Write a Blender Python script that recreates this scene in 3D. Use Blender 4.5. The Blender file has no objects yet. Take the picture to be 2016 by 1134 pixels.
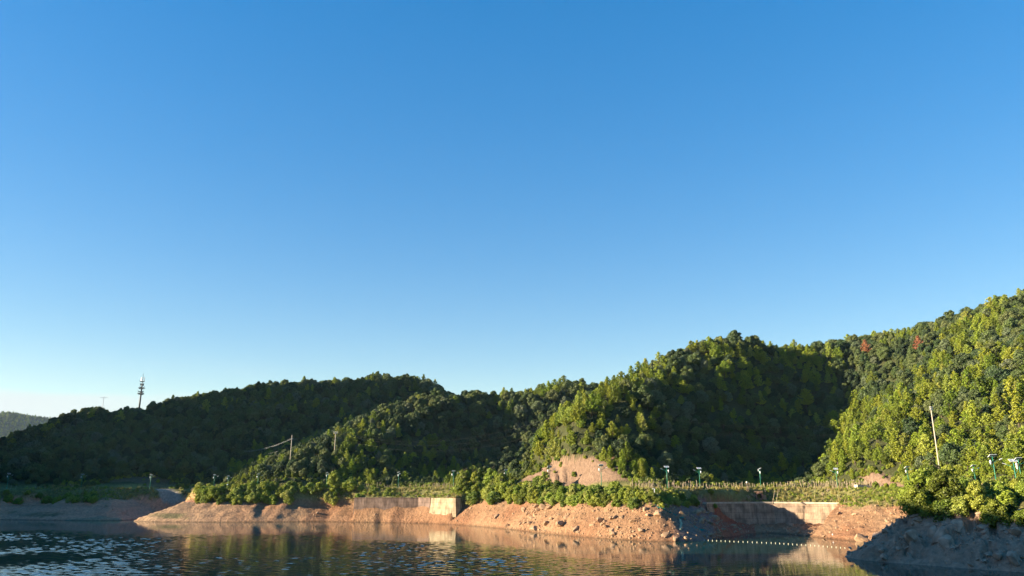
import bpy, math, random
import numpy as np
from mathutils import Vector, Matrix, Euler

# ------------------------------------------------------------------ camera, sky, sun, exposure
scene = bpy.context.scene
COL = scene.collection
SKYG = 0.56; SKYS = 2.22; SKYV = 1.40; SKYH = 0.514
WAVE = 0.0155
HAZE = 0.00003
F = 1467.0; CX = 1008.0; CY = 567.0; PITCH = math.radians(15.0); CAMZ = 16.0
SUN_EL = math.radians(14.0); SUN_BACK = math.radians(8.0)       # sun on the left, a little behind the camera
cam_d = bpy.data.cameras.new('camera'); cam = bpy.data.objects.new('camera', cam_d); COL.objects.link(cam)
cam.location = (0, 0, CAMZ); cam.rotation_euler = (math.pi/2 + PITCH, 0, 0)
cam_d.sensor_width = 36; cam_d.lens = F/2016*36; cam_d.clip_end = 20000; cam_d.clip_start = 0.1
scene.camera = cam
scene.view_settings.view_transform = 'Standard'; scene.view_settings.look = 'None'
scene.view_settings.exposure = 1.92; scene.view_settings.gamma = 1
scene.render.film_transparent = False
to_sun = Vector((-math.cos(SUN_BACK)*math.cos(SUN_EL), -math.sin(SUN_BACK)*math.cos(SUN_EL), math.sin(SUN_EL)))
sd = bpy.data.lights.new('sun', 'SUN'); sun = bpy.data.objects.new('sun', sd); COL.objects.link(sun)
sd.energy = 5.0; sd.angle = math.radians(0.5); sd.color = (1.0, 0.83, 0.58)
sun.rotation_euler = to_sun.to_track_quat('Z', 'Y').to_euler(); sun.location = (0, 0, 300)
world = bpy.data.worlds.new('World'); scene.world = world; world.use_nodes = True
nt = world.node_tree; nt.nodes.clear()
W_out = nt.nodes.new('ShaderNodeOutputWorld'); W_bg = nt.nodes.new('ShaderNodeBackground')
sky = nt.nodes.new('ShaderNodeTexSky'); sky.sky_type = 'NISHITA'; sky.sun_disc = False
sky.sun_elevation = SUN_EL; sky.sun_rotation = math.atan2(to_sun.x, to_sun.y)
sky.altitude = 300; sky.air_density = 1.1; sky.dust_density = 0.25; sky.ozone_density = 1.6
W_bg.inputs['Strength'].default_value = 0.078
hs = nt.nodes.new('ShaderNodeHueSaturation'); hs.inputs['Saturation'].default_value = SKYS; hs.inputs['Value'].default_value = SKYV; hs.inputs['Hue'].default_value = SKYH
# thin bright cloud veil low in the sky
tc = nt.nodes.new('ShaderNodeTexCoord'); sep = nt.nodes.new('ShaderNodeSeparateXYZ')
nt.links.new(tc.outputs['Generated'], sep.inputs[0])
mpn = nt.nodes.new('ShaderNodeMapping'); mpn.inputs['Scale'].default_value = (1.2, 1.2, 12)
nz = nt.nodes.new('ShaderNodeTexNoise'); nz.inputs['Scale'].default_value = 2.2; nz.inputs['Detail'].default_value = 5
nt.links.new(tc.outputs['Generated'], mpn.inputs[0]); nt.links.new(mpn.outputs[0], nz.inputs['Vector'])
def wmath(op, a, b=None, c=None):
    m = nt.nodes.new('ShaderNodeMath'); m.operation = op
    for i, v in enumerate((a, b, c)):
        if v is None: continue
        if isinstance(v, (int, float)): m.inputs[i].default_value = v
        else: nt.links.new(v, m.inputs[i])
    return m.outputs[0]
def wrange(v, a, b, c, d):
    m = nt.nodes.new('ShaderNodeMapRange'); m.clamp = True; m.interpolation_type = 'SMOOTHSTEP'
    nt.links.new(v, m.inputs[0])
    for i, q in enumerate((a, b, c, d)): m.inputs[i+1].default_value = q
    return m.outputs[0]
nzr = wrange(nz.outputs['Fac'], 0.42, 0.62, 0.12, 1.0)
band = wrange(sep.outputs['Z'], 0.17, 0.09, 0, 1)
side = wrange(sep.outputs['X'], -0.25, -0.6, 0, 1)
veil = wmath('MULTIPLY', wmath('MULTIPLY', nzr, band), wmath('MULTIPLY_ADD', side, 0.72, 0.22))
mixv = nt.nodes.new('ShaderNodeMix'); mixv.data_type = 'RGBA'
gm = nt.nodes.new('ShaderNodeGamma'); gm.inputs[1].default_value = SKYG; nt.links.new(sky.outputs[0], gm.inputs[0]); nt.links.new(gm.outputs[0], hs.inputs['Color'])
nt.links.new(hs.outputs[0], mixv.inputs[6]); mixv.inputs[7].default_value = (2.9, 3.1, 3.15, 1)
nt.links.new(veil, mixv.inputs[0]); nt.links.new(mixv.outputs[2], W_bg.inputs['Color'])
nt.links.new(W_bg.outputs[0], W_out.inputs['Surface'])

# ------------------------------------------------------------------ helpers
rng = np.random.default_rng(7); random.seed(7)
def slope_of(py):
    yc = (CY - py)/F
    return (math.sin(PITCH) + math.cos(PITCH)*yc)/(math.cos(PITCH) - math.sin(PITCH)*yc), (math.cos(PITCH) - math.sin(PITCH)*yc)
def at(px, py, d):                       # point seen at a pixel of the photo, d metres away
    s, yy = slope_of(py); return ((px-CX)/F/yy*d, d, CAMZ + s*d)
def shore_pt(px, py, z=0.0):
    s, yy = slope_of(py); d = (z-CAMZ)/s; return ((px-CX)/F/yy*d, d)
def xy(px, d): return ((px-CX)/(F*1.0353)*d, d)
def project(x, y, z):
    zz = z-CAMZ; fw = y*math.cos(PITCH) + zz*math.sin(PITCH); up = -y*math.sin(PITCH) + zz*math.cos(PITCH)
    return CX + F*x/fw, CY - F*up/fw
def tag(o, label=None, cat=None, group=None, kind=None):
    if label: o['label'] = label
    if cat: o['category'] = cat
    if group: o['group'] = group
    if kind: o['kind'] = kind
    return o
def _hash(ix, iy, seed):
    n = (ix.astype(np.int64)*374761393 + iy.astype(np.int64)*668265263 + seed*974711) & 0x7fffffff
    n = ((n ^ (n >> 13))*1274126177) & 0x7fffffff
    return ((n ^ (n >> 16)) & 0xffff)/65535.0
def vnoise(x, y, seed=0):
    x = np.asarray(x, float); y = np.asarray(y, float)
    ix = np.floor(x); iy = np.floor(y); fx = x-ix; fy = y-iy
    fx = fx*fx*(3-2*fx); fy = fy*fy*(3-2*fy)
    a = _hash(ix, iy, seed); b = _hash(ix+1, iy, seed); c = _hash(ix, iy+1, seed); d = _hash(ix+1, iy+1, seed)
    return (a*(1-fx)+b*fx)*(1-fy) + (c*(1-fx)+d*fx)*fy - 0.5
def fbm(x, y, o=4, seed=0):
    t = 0; a = 1.0
    for k in range(o):
        t = t + a*vnoise(x*2**k + 17.3*k, y*2**k - 9.1*k, seed+k); a *= 0.5
    return t
def facets(x, y, cell, seed):
    # broken rock: every cell is a tilted block
    gx_ = x/cell; gy_ = y/cell; ix = np.floor(gx_); iy = np.floor(gy_); best = np.full(gx_.shape, 1e9); out = np.zeros(gx_.shape)
    for a in (-1, 0, 1):
        for b in (-1, 0, 1):
            cx_ = ix+a; cy_ = iy+b; px_ = cx_+_hash(cx_, cy_, seed); py_ = cy_+_hash(cx_, cy_, seed+1); dx = gx_-px_; dy = gy_-py_
            d = dx*dx+dy*dy; v = (_hash(cx_, cy_, seed+2)-.5)*1.0 + dx*(_hash(cx_, cy_, seed+3)-.5)*1.7 + dy*(_hash(cx_, cy_, seed+4)-.5)*1.7
            m = d < best; best = np.where(m, d, best); out = np.where(m, v, out)
    return out
def sstep(a, b, x):
    t = np.clip((x-a)/(b-a), 0, 1); return t*t*(3-2*t)
class MB:
    def __init__(s): s.v = []; s.f = []; s.m = []
    def add(s, vs, fs, m=0):
        k = len(s.v); s.v += [tuple(v) for v in vs]; s.f += [tuple(i+k for i in f) for f in fs]; s.m += [m]*len(fs)
    def tube(s, pts, rads, n=8, m=0, cap=True):
        pts = [Vector(p) for p in pts]; k = len(s.v)
        for i, p in enumerate(pts):
            t = (pts[min(i+1, len(pts)-1)] - pts[max(i-1, 0)]).normalized()
            u = t.cross(Vector((0, 1, 0)) if abs(t.y) < .9 else Vector((1, 0, 0))).normalized(); w = t.cross(u)
            r = rads[i] if isinstance(rads, (list, tuple)) else rads
            for j in range(n):
                a = 2*math.pi*j/n; s.v.append(tuple(p + u*math.cos(a)*r + w*math.sin(a)*r))
        for i in range(len(pts)-1):
            for j in range(n):
                j2 = (j+1) % n; s.f.append((k+i*n+j, k+i*n+j2, k+(i+1)*n+j2, k+(i+1)*n+j)); s.m.append(m)
        if cap:
            s.f.append(tuple(k+j for j in range(n))[::-1]); s.m.append(m)
            s.f.append(tuple(k+(len(pts)-1)*n+j for j in range(n))); s.m.append(m)
    def box(s, c, size, rot=None, m=0, taper=1.0):
        R = (rot.to_matrix() if rot else Matrix.Identity(3)); c = Vector(c); vs = []
        for z in (-.5, .5):
            k = taper if z > 0 else 1
            for x, y in ((-.5, -.5), (.5, -.5), (.5, .5), (-.5, .5)):
                vs.append(c + R @ Vector((x*size[0]*k, y*size[1]*k, z*size[2])))
        s.add(vs, [(0, 3, 2, 1), (4, 5, 6, 7), (0, 1, 5, 4), (1, 2, 6, 5), (2, 3, 7, 6), (3, 0, 4, 7)], m)
    def ball(s, c, r, sc=(1, 1, 1), seg=10, ring=7, m=0):
        vs = [Vector(c) + Vector((0, 0, r*sc[2]))]; fs = []
        for i in range(1, ring):
            t = math.pi*i/ring
            for j in range(seg):
                a = 2*math.pi*j/seg
                vs.append(Vector(c) + Vector((r*sc[0]*math.sin(t)*math.cos(a), r*sc[1]*math.sin(t)*math.sin(a), r*sc[2]*math.cos(t))))
        vs.append(Vector(c) - Vector((0, 0, r*sc[2])))
        for j in range(seg): fs.append((0, 1+j, 1+(j+1) % seg))
        for i in range(ring-2):
            for j in range(seg):
                a = 1+i*seg+j; b = 1+i*seg+(j+1) % seg; fs.append((a, a+seg, b+seg, b))
        L = len(vs)-1
        for j in range(seg): fs.append((L, L-seg+(j+1) % seg, L-seg+j))
        s.add(vs, fs, m)
    def mesh(s, name, mats, smooth=False):
        me = bpy.data.meshes.new(name); me.from_pydata(s.v, [], s.f); me.update()
        for m in (mats if isinstance(mats, (list, tuple)) else [mats]): me.materials.append(m)
        me.polygons.foreach_set('material_index', s.m)
        if smooth: me.polygons.foreach_set('use_smooth', [True]*len(s.f))
        return me
    def build(s, name, mats, parent=None, smooth=False):
        o = bpy.data.objects.new(name, s.mesh(name, mats, smooth)); COL.objects.link(o)
        if parent: o.parent = parent
        return o
def np_mesh(name, v, f, mats):
    v = np.asarray(v, np.float32); f = np.asarray(f, np.int32); k = f.shape[1]
    me = bpy.data.meshes.new(name); me.vertices.add(len(v)); me.vertices.foreach_set('co', v.ravel())
    me.loops.add(f.size); me.loops.foreach_set('vertex_index', f.ravel()); me.polygons.add(len(f))
    me.polygons.foreach_set('loop_start', np.arange(0, f.size, k, dtype=np.int32))
    me.update(calc_edges=True)
    for m in mats: me.materials.append(m)
    return me
def link(name, me, parent=None, loc=None, rot=None, scale=None):
    o = bpy.data.objects.new(name, me); COL.objects.link(o)
    if parent: o.parent = parent
    if loc is not None: o.location = loc
    if rot is not None: o.rotation_euler = rot
    if scale is not None: o.scale = scale
    return o
def empty(name, loc, rz=0, scale=None):
    return link(name, None, None, loc, (0, 0, rz), scale)
def copy_tree(o, parent=None):
    c = o.copy(); COL.objects.link(c); c.parent = parent
    for ch in list(o.children): copy_tree(ch, c)
    return c

# ------------------------------------------------------------------ materials
def newmat(name, rough=0.9, spec=0.2):
    m = bpy.data.materials.new(name); m.use_nodes = True; t = m.node_tree; b = t.nodes['Principled BSDF']
    b.inputs['Roughness'].default_value = rough; b.inputs['Specular IOR Level'].default_value = spec
    return m, t, b
def N(t, ty, **kw):
    n = t.nodes.new(ty)
    for k, v in kw.items():
        if hasattr(n, k): setattr(n, k, v)
        else: n.inputs[k.replace('_', ' ')].default_value = v
    return n
def mat_plain(name, col, rough=0.8, spec=0.2, var=0.18, scale=3.0, metal=0.0, bump=0.0):
    m, t, b = newmat(name, rough, spec); b.inputs['Metallic'].default_value = metal
    tcn = N(t, 'ShaderNodeTexCoord'); n = N(t, 'ShaderNodeTexNoise'); n.inputs['Scale'].default_value = scale; n.inputs['Detail'].default_value = 5
    t.links.new(tcn.outputs['Object'], n.inputs['Vector'])
    r = N(t, 'ShaderNodeValToRGB'); r.color_ramp.elements[0].position = .3; r.color_ramp.elements[1].position = .7
    r.color_ramp.elements[0].color = (*[c*(1-var) for c in col], 1); r.color_ramp.elements[1].color = (*[min(1, c*(1+var)) for c in col], 1)
    t.links.new(n.outputs['Fac'], r.inputs[0]); t.links.new(r.outputs[0], b.inputs['Base Color'])
    if bump:
        bp = N(t, 'ShaderNodeBump'); bp.inputs['Distance'].default_value = bump; t.links.new(n.outputs['Fac'], bp.inputs['Height']); t.links.new(bp.outputs[0], b.inputs['Normal'])
    return m
def mat_leaf(name, c1, c2, trans=0.2, bright=1.0):
    m = bpy.data.materials.new(name); m.use_nodes = True; t = m.node_tree; t.nodes.clear()
    out = N(t, 'ShaderNodeOutputMaterial'); oi = N(t, 'ShaderNodeObjectInfo')
    geo = N(t, 'ShaderNodeNewGeometry')
    mx = N(t, 'ShaderNodeValToRGB'); e = mx.color_ramp.elements; e[0].position = 0; e[0].color = (*[c*.75 for c in c1], 1); e[1].position = .82; e[1].color = (*c2, 1)
    q = e.new(.35); q.color = (*[(a+b)/2 for a, b in zip(c1, c2)], 1); q = e.new(1.0); q.color = (c2[0]*1.15, c2[1]*1.1, c2[2]*2.2+.01, 1)
    t.links.new(oi.outputs['Random'], mx.inputs[0])
    h = N(t, 'ShaderNodeHueSaturation')
    mr = N(t, 'ShaderNodeMapRange'); mr.inputs[3].default_value = 0.6*bright; mr.inputs[4].default_value = 1.45*bright
    t.links.new(geo.outputs['Random Per Island'], mr.inputs[0]); t.links.new(mr.outputs[0], h.inputs['Value'])
    mr2 = N(t, 'ShaderNodeMapRange'); mr2.inputs[3].default_value = 0.48; mr2.inputs[4].default_value = 0.52
    mu = N(t, 'ShaderNodeMath', operation='MULTIPLY'); mu.inputs[1].default_value = 7.31; fr = N(t, 'ShaderNodeMath', operation='FRACT')
    t.links.new(oi.outputs['Random'], mu.inputs[0]); t.links.new(mu.outputs[0], fr.inputs[0]); t.links.new(fr.outputs[0], mr2.inputs[0]); t.links.new(mr2.outputs[0], h.inputs['Hue'])
    t.links.new(mx.outputs[0], h.inputs['Color'])
    d = N(t, 'ShaderNodeBsdfDiffuse'); tr = N(t, 'ShaderNodeBsdfTranslucent'); ms = N(t, 'ShaderNodeMixShader'); ms.inputs[0].default_value = trans
    t.links.new(h.outputs[0], d.inputs[0]); t.links.new(h.outputs[0], tr.inputs[0]); t.links.new(d.outputs[0], ms.inputs[1]); t.links.new(tr.outputs[0], ms.inputs[2])
    gl = N(t, 'ShaderNodeBsdfGlossy'); gl.inputs['Roughness'].default_value = .55; m3 = N(t, 'ShaderNodeMixShader'); m3.inputs[0].default_value = .03; t.links.new(ms.outputs[0], m3.inputs[1]); t.links.new(gl.outputs[0], m3.inputs[2])
    t.links.new(m3.outputs[0], out.inputs[0])
    return m
M = {}
M['broad'] = mat_leaf('broadleaf_foliage', (0.042, 0.080, 0.027), (0.115, 0.145, 0.038))
M['pine'] = mat_leaf('pine_foliage', (0.125, 0.18, 0.016), (0.265, 0.31, 0.026))
M['bush'] = mat_leaf('bush_foliage', (0.115, 0.165, 0.017), (0.26, 0.30, 0.032))
M['dead'] = mat_leaf('dead_foliage', (0.33, 0.13, 0.06), (0.36, 0.15, 0.07))
M['yellow'] = mat_leaf('yellowing_foliage', (0.36, 0.27, 0.02), (0.40, 0.28, 0.02))
M['grass'] = mat_leaf('dry_grass', (0.20, 0.20, 0.055), (0.34, 0.29, 0.09))
M['bark'] = mat_plain('bark', (0.13, 0.10, 0.075), .95, .1, .3, 4)
M['stake'] = mat_plain('pale_bark', (0.34, 0.27, 0.19), .9, .1, .3, 4)
M['green_paint'] = mat_plain('green_paint', (0.02, 0.22, 0.14), .45, .5, .12)
M['white_paint'] = mat_plain('white_paint', (0.72, 0.74, 0.74), .4, .5, .06)
M['panel'] = mat_plain('solar_glass', (0.30, 0.34, 0.38), .3, .6, .1)
M['glass'] = mat_plain('frosted_globe', (0.80, 0.82, 0.82), .3, .5, .03)
M['steel'] = mat_plain('galvanised_steel', (0.38, 0.39, 0.40), .5, .5, .12)
M['dark_steel'] = mat_plain('dark_steel', (0.05, 0.055, 0.06), .6, .4, .2)
M['pole'] = mat_plain('concrete_pole', (0.50, 0.43, 0.33), .85, .2, .12)
M['rope'] = mat_plain('rope', (0.28, 0.26, 0.2), .9, .1, .1)
M['wire'] = mat_plain('wire', (0.07, 0.07, 0.07), .5, .4, .1)
M['stone'] = mat_plain('boulder_stone', (0.33, 0.215, 0.135), .92, .15, .3, 1.3, bump=.08)
M['greystone'] = mat_plain('grey_rock', (0.40, 0.27, 0.19), .92, .15, .35, 1.1, bump=.08)
M['net'] = mat_plain('green_netting', (0.03, 0.20, 0.17), .8, .2, .3, 2)
M['cloth'] = mat_plain('pale_sacking', (0.42, 0.44, 0.30), .9, .1, .2, 2)

# ------------------------------------------------------------------ terrain layout (metres; water at 0, road at 15.5)
ROADZ = 15.4
def S(px, py): return shore_pt(px, py)
shore = [S(0, 1023), S(100, 1024.3), S(190, 1025.4), S(235, 1025), S(265, 1023.2), S(300, 1021.6), S(322, 1020.6), S(318, 1022.5), S(290, 1024.4),
         S(262, 1026.2), S(300, 1027.4), S(350, 1027.8), S(400, 1028.2), S(480, 1028.2), S(560, 1027.6), S(640, 1027), S(700, 1027.8), S(735, 1028.4), S(750, 1028.2),
         S(765, 1029.0), S(790, 1029), S(850, 1030.5), S(900, 1033), S(950, 1037), S(1000, 1041.5), S(1050, 1047.5), S(1100, 1053), S(1150, 1057), S(1200, 1061),
         S(1250, 1064), S(1300, 1066), S(1345, 1066.5), S(1385, 1064), S(1430, 1058), S(1458, 1053), S(1480, 1050), S(1520, 1050), S(1560, 1053), S(1600, 1057),
         S(1642, 1061.5), S(1662, 1063.5), S(1700, 1067), S(1745, 1071), S(1790, 1075), S(1800, 1081), S(1745, 1086), S(1662, 1096), S(1700, 1103), S(1760, 1108),
         S(1850, 1115), S(1930, 1121), S(2016, 1127), S(2150, 1135), (128, 118), (120, 70), (105, 22), (80, 9),
         (-40, 9), (-62, 12), (-72, 40), (-112, 118), (-172, 210), (-232, 300), (-282, 375)]
poly = shore + []
SH = np.array(shore); CUM = np.concatenate([[0], np.cumsum(np.hypot(*(np.roll(SH, -1, 0)-SH).T))])
# width of the bare bank (0 to about 10.5 m up) at each shore vertex
bw = []
for i, (x, y) in enumerate(shore):
    px = CX + 1518.8*x/max(y, 1)
    if y < 145 and x > 0: w = 17
    elif y < 130: w = 22
    elif i < 9: w = 24
    elif i < 19: w = 21
    elif i < 22: w = 17
    elif i < 28: w = 11.5
    elif i < 30: w = 13
    elif i < 34: w = 15.5
    elif i < 40: w = 18
    elif i < 44: w = 23
    else: w = 17
    bw.append(w)
BW = np.array(bw, float)
def seg_dist(X, Y, P, closed=False, attr=None):
    n = len(P); best = np.full(X.shape, 1e18); out = np.zeros(X.shape); par = np.zeros(X.shape); sgn = np.zeros(X.shape)
    for i in range(n if closed else n-1):
        a = P[i]; b = P[(i+1) % n]; d = b-a; L2 = max((d**2).sum(), 1e-9)
        t = np.clip(((X-a[0])*d[0] + (Y-a[1])*d[1])/L2, 0, 1)
        dx = X-(a[0]+t*d[0]); dy = Y-(a[1]+t*d[1]); q = dx*dx+dy*dy; m = q < best
        best = np.where(m, q, best); par = np.where(m, i+t, par)
        sgn = np.where(m, np.sign(d[0]*(Y-a[1]) - d[1]*(X-a[0])), sgn)
        if attr is not None:
            out = np.where(m, attr[i]*(1-t) + attr[(i+1) % n]*t, out)
    return np.sqrt(best), out, par, sgn
def inside_land(X, Y):
    # the water is the inside of the closed shore polygon
    c = np.zeros(X.shape, bool); n = len(SH)
    for i in range(n):
        x1, y1 = SH[i]; x2, y2 = SH[(i+1) % n]
        if y1 == y2: continue
        cond = ((y1 > Y) != (y2 > Y)) & (X < (x2-x1)*(Y-y1)/(y2-y1) + x1); c ^= cond
    return ~c
road_px = [(-260, 432), (-100, 432), (18, 430), (163, 432), (298, 434), (345, 430), (400, 412), (422, 405), (508, 400), (643, 400), (785, 396), (893, 380), (980, 368), (1040, 346), (1080, 331), (1130, 313), (1183, 300),
           (1245, 286), (1312, 287), (1375, 296), (1440, 306), (1494, 312), (1570, 311), (1644, 302), (1720, 286), (1787, 268), (1850, 245), (1914, 222), (1958, 196), (1995, 190), (2100, 182), (2300, 160)]
RD = np.array([xy(*p) for p in road_px])
def hp(px, py, d, veg=7.0):
    x, y, z = at(px, py, d); return (x, y, z-veg)
def zp(px, d, z): x, y = xy(px, d); return (x, y, z)
ctrl = []
for (px, d) in road_px: ctrl.append(zp(px, d, 15)); ctrl.append(zp(px, d-16, 13)); ctrl.append(zp(px, d+9, 16))
# hill A, the long dark hill on the left
for px, py, d in [(-350, 905, 640), (-150, 890, 620), (0, 862, 610), (60, 843, 615), (110, 824, 620), (135, 812, 622), (150, 806, 625), (200, 803, 630), (250, 803, 635), (300, 795, 640), (340, 782, 645), (400, 773, 650), (460, 764, 650),
                  (520, 752, 650), (580, 748, 650), (640, 744, 650), (700, 742, 655), (745, 731, 655), (790, 739, 655), (830, 742, 655), (860, 754, 655), (890, 770, 655), (930, 800, 655), (1000, 830, 660)]:
    x, y, z = hp(px, py, d, 9.5); ctrl.append((x, y, z)); ctrl.append((x*1.22, y*1.22, z*0.45))
    if px < 560: ctrl.append((x*.84, y*.84, 16+(z-16)*.56))
for px in (-350, -150, 0, 100, 200, 300, 370): ctrl.append(zp(px, 456, 22))
for px, d, z in [(430, 470, 22), (480, 500, 32), (560, 520, 38), (640, 540, 46), (740, 565, 58), (840, 590, 68)]: ctrl.append(zp(px, d, z))
# hill B, the spur running down to the left headland
for px, py, d in [(470, 932, 415), (500, 915, 420), (560, 890, 430), (600, 872, 440), (660, 850, 455), (700, 832, 468), (760, 808, 486), (820, 793, 505), (880, 777, 522), (950, 779, 537), (1000, 774, 547), (1060, 759, 557), (1130, 745, 567), (1175, 752, 575)]:
    ctrl.append(hp(px, py, d, 9.5))
for px, d, z in [(560, 410, 20), (640, 412, 20), (640, 430, 28), (720, 410, 19), (720, 440, 28), (800, 410, 17), (800, 440, 21), (880, 400, 17), (880, 430, 18), (880, 470, 25), (880, 500, 44), (960, 390, 17), (960, 430, 18), (960, 480, 27), (960, 515, 48), (1020, 400, 18), (1020, 450, 21), (1060, 470, 27), (1080, 520, 52), (1180, 640, 80), (1000, 640, 60)]:
    ctrl.append(zp(px, d, z))
# hill C with its spur, summit and the shaded valley
for px, py, d in [(960, 942, 384), (1000, 915, 376), (1050, 874, 366), (1100, 815, 364), (1160, 772, 370), (1200, 754, 380), (1270, 727, 395), (1310, 709, 403), (1350, 697, 412), (1400, 689, 420), (1450, 681, 430), (1500, 678, 445), (1540, 681, 462), (1600, 680, 485), (1650, 675, 495),
                  (1700, 668, 495), (1740, 666, 485), (1800, 646, 455), (1870, 616, 425), (1920, 606, 405), (1980, 590, 388), (2030, 570, 378), (2150, 530, 370), (2400, 480, 360)]:
    x, y, z = hp(px, py, d, 6.5); ctrl.append((x, y, z))
    if px > 1180: ctrl.append((x*1.3, y*1.3, z*.55))
for px, d, z in [(1050, 362, 25), (1120, 334, 26), (1180, 324, 26), (1235, 314, 22), (1120, 340, 38), (1180, 345, 46), (1230, 340, 38), (1250, 356, 55),
                 (1290, 315, 19), (1330, 330, 23), (1330, 350, 36), (1370, 340, 23), (1400, 352, 27), (1400, 380, 52), (1450, 352, 22), (1480, 385, 42), (1500, 345, 18), (1540, 380, 32), (1560, 420, 56), (1600, 340, 18), (1600, 390, 36), (1620, 430, 58), (1650, 350, 24), (1680, 400, 46)]:
    ctrl.append(zp(px, d, z))
# hill D, the near lit hillside on the right
for px, py, d in [(1650, 905, 312), (1690, 860, 320), (1730, 815, 328), (1770, 780, 338), (1800, 880, 290), (1800, 830, 305), (1850, 850, 285), (1850, 760, 325), (1850, 700, 370), (1900, 900, 250), (1950, 760, 295), (1950, 850, 262), (1950, 680, 340), (2016, 900, 226), (2016, 800, 262), (2016, 700, 310), (2016, 640, 345), (2150, 850, 235), (2150, 700, 290), (2150, 620, 330), (2400, 700, 260)]:
    ctrl.append(hp(px, py, d, 6))
for px, d, z in [(1720, 298, 20), (1787, 280, 19), (1850, 258, 19), (1914, 238, 19), (1958, 212, 18), (2016, 205, 19)]: ctrl.append(zp(px, d, z))
for p in [(-700, 300, 60), (-700, 700, 70), (-500, 900, 40), (0, 1000, 40), (500, 900, 40), (600, 400, 60), (400, 150, 50), (250, 60, 25), (150, 30, 16), (300, -150, 20), (0, -150, 14), (0, 0, 14), (-60, -60, 14), (-400, 80, 20), (-300, 250, 14), (-300, -150, 20), (700, 700, 60), (-700, -100, 30)]: ctrl.append(p)
C3 = np.array(ctrl, float)
_, ui = np.unique(np.round(C3[:, :2]/2.0), axis=0, return_index=True); C3 = C3[ui]
Kc = C3[:, :2]/100.0; n = len(Kc)
def tpsk(r2): return 0.5*r2*np.log(r2+1e-12)
D2 = ((Kc[:, None]-Kc[None])**2).sum(-1); A_ = np.zeros((n+3, n+3)); A_[:n, :n] = tpsk(D2) + np.eye(n)*0.0006
A_[:n, n] = 1; A_[:n, n+1:] = Kc; A_[n, :n] = 1; A_[n+1:, :n] = Kc.T
wts = np.linalg.solve(A_, np.concatenate([C3[:, 2], np.zeros(3)]))
GX = np.arange(-760, 765, 5.0); GY = np.arange(-205, 1105, 5.0); gx, gy = np.meshgrid(GX, GY)
P_ = np.stack([gx.ravel(), gy.ravel()], 1)/100.0; val = np.zeros(len(P_))
for i in range(0, len(P_), 8000):
    q = P_[i:i+8000]; val[i:i+8000] = tpsk(((q[:, None]-Kc[None])**2).sum(-1)) @ wts[:n] + wts[n] + q @ wts[n+1:]
HG = val.reshape(gx.shape)
def bilerp(X, Y):
    fx = np.clip((X-GX[0])/5.0, 0, len(GX)-1.001); fy = np.clip((Y-GY[0])/5.0, 0, len(GY)-1.001)
    ix = fx.astype(int); iy = fy.astype(int); tx = fx-ix; ty = fy-iy
    return (HG[iy, ix]*(1-tx)+HG[iy, ix+1]*tx)*(1-ty) + (HG[iy+1, ix]*(1-tx)+HG[iy+1, ix+1]*tx)*ty
# the hill left of the frame that shades the left half of the valley: crest height per sun line
EA = np.array([math.cos(SUN_BACK), math.sin(SUN_BACK)]); ES = np.array([math.sin(SUN_BACK), -math.cos(SUN_BACK)])
def A0f(s): return (0.6035*s - 75)/1.094
TE = math.tan(SUN_EL)
shade_pts = [((-520, 640), 60), ((-400, 605), 62), ((-330, 610), 84), ((-270, 620), 97), ((-200, 630), 106), ((-110, 640), 113), ((-60, 640), 109), ((-40, 600), 94), ((19, 557), 72), ((-20, 537), 57), ((-44, 522), 53), ((-60, 505), 47), ((-75, 486), 41), ((-95, 468), 28), ((-118, 440), 14), ((-127, 430), 8), ((-240, 425), 18), ((-262, 398), 18), ((-215, 395), 14),
             ((-190, 383), -8), ((-160, 378), -12), ((-50, 365), -20), ((60, 290), -30), ((125, 215), -30), ((118, 196), -4), ((100, 186), 11), ((95, 165), 13), ((100, 150), 14), ((110, 100), 20)]
oc = sorted([(ES @ np.array(p), z + (EA @ np.array(p) - A0f(ES @ np.array(p)))*TE) for p, z in shade_pts])
OS = np.array([o[0] for o in oc]); OZ = np.array([o[1] for o in oc])
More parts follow.
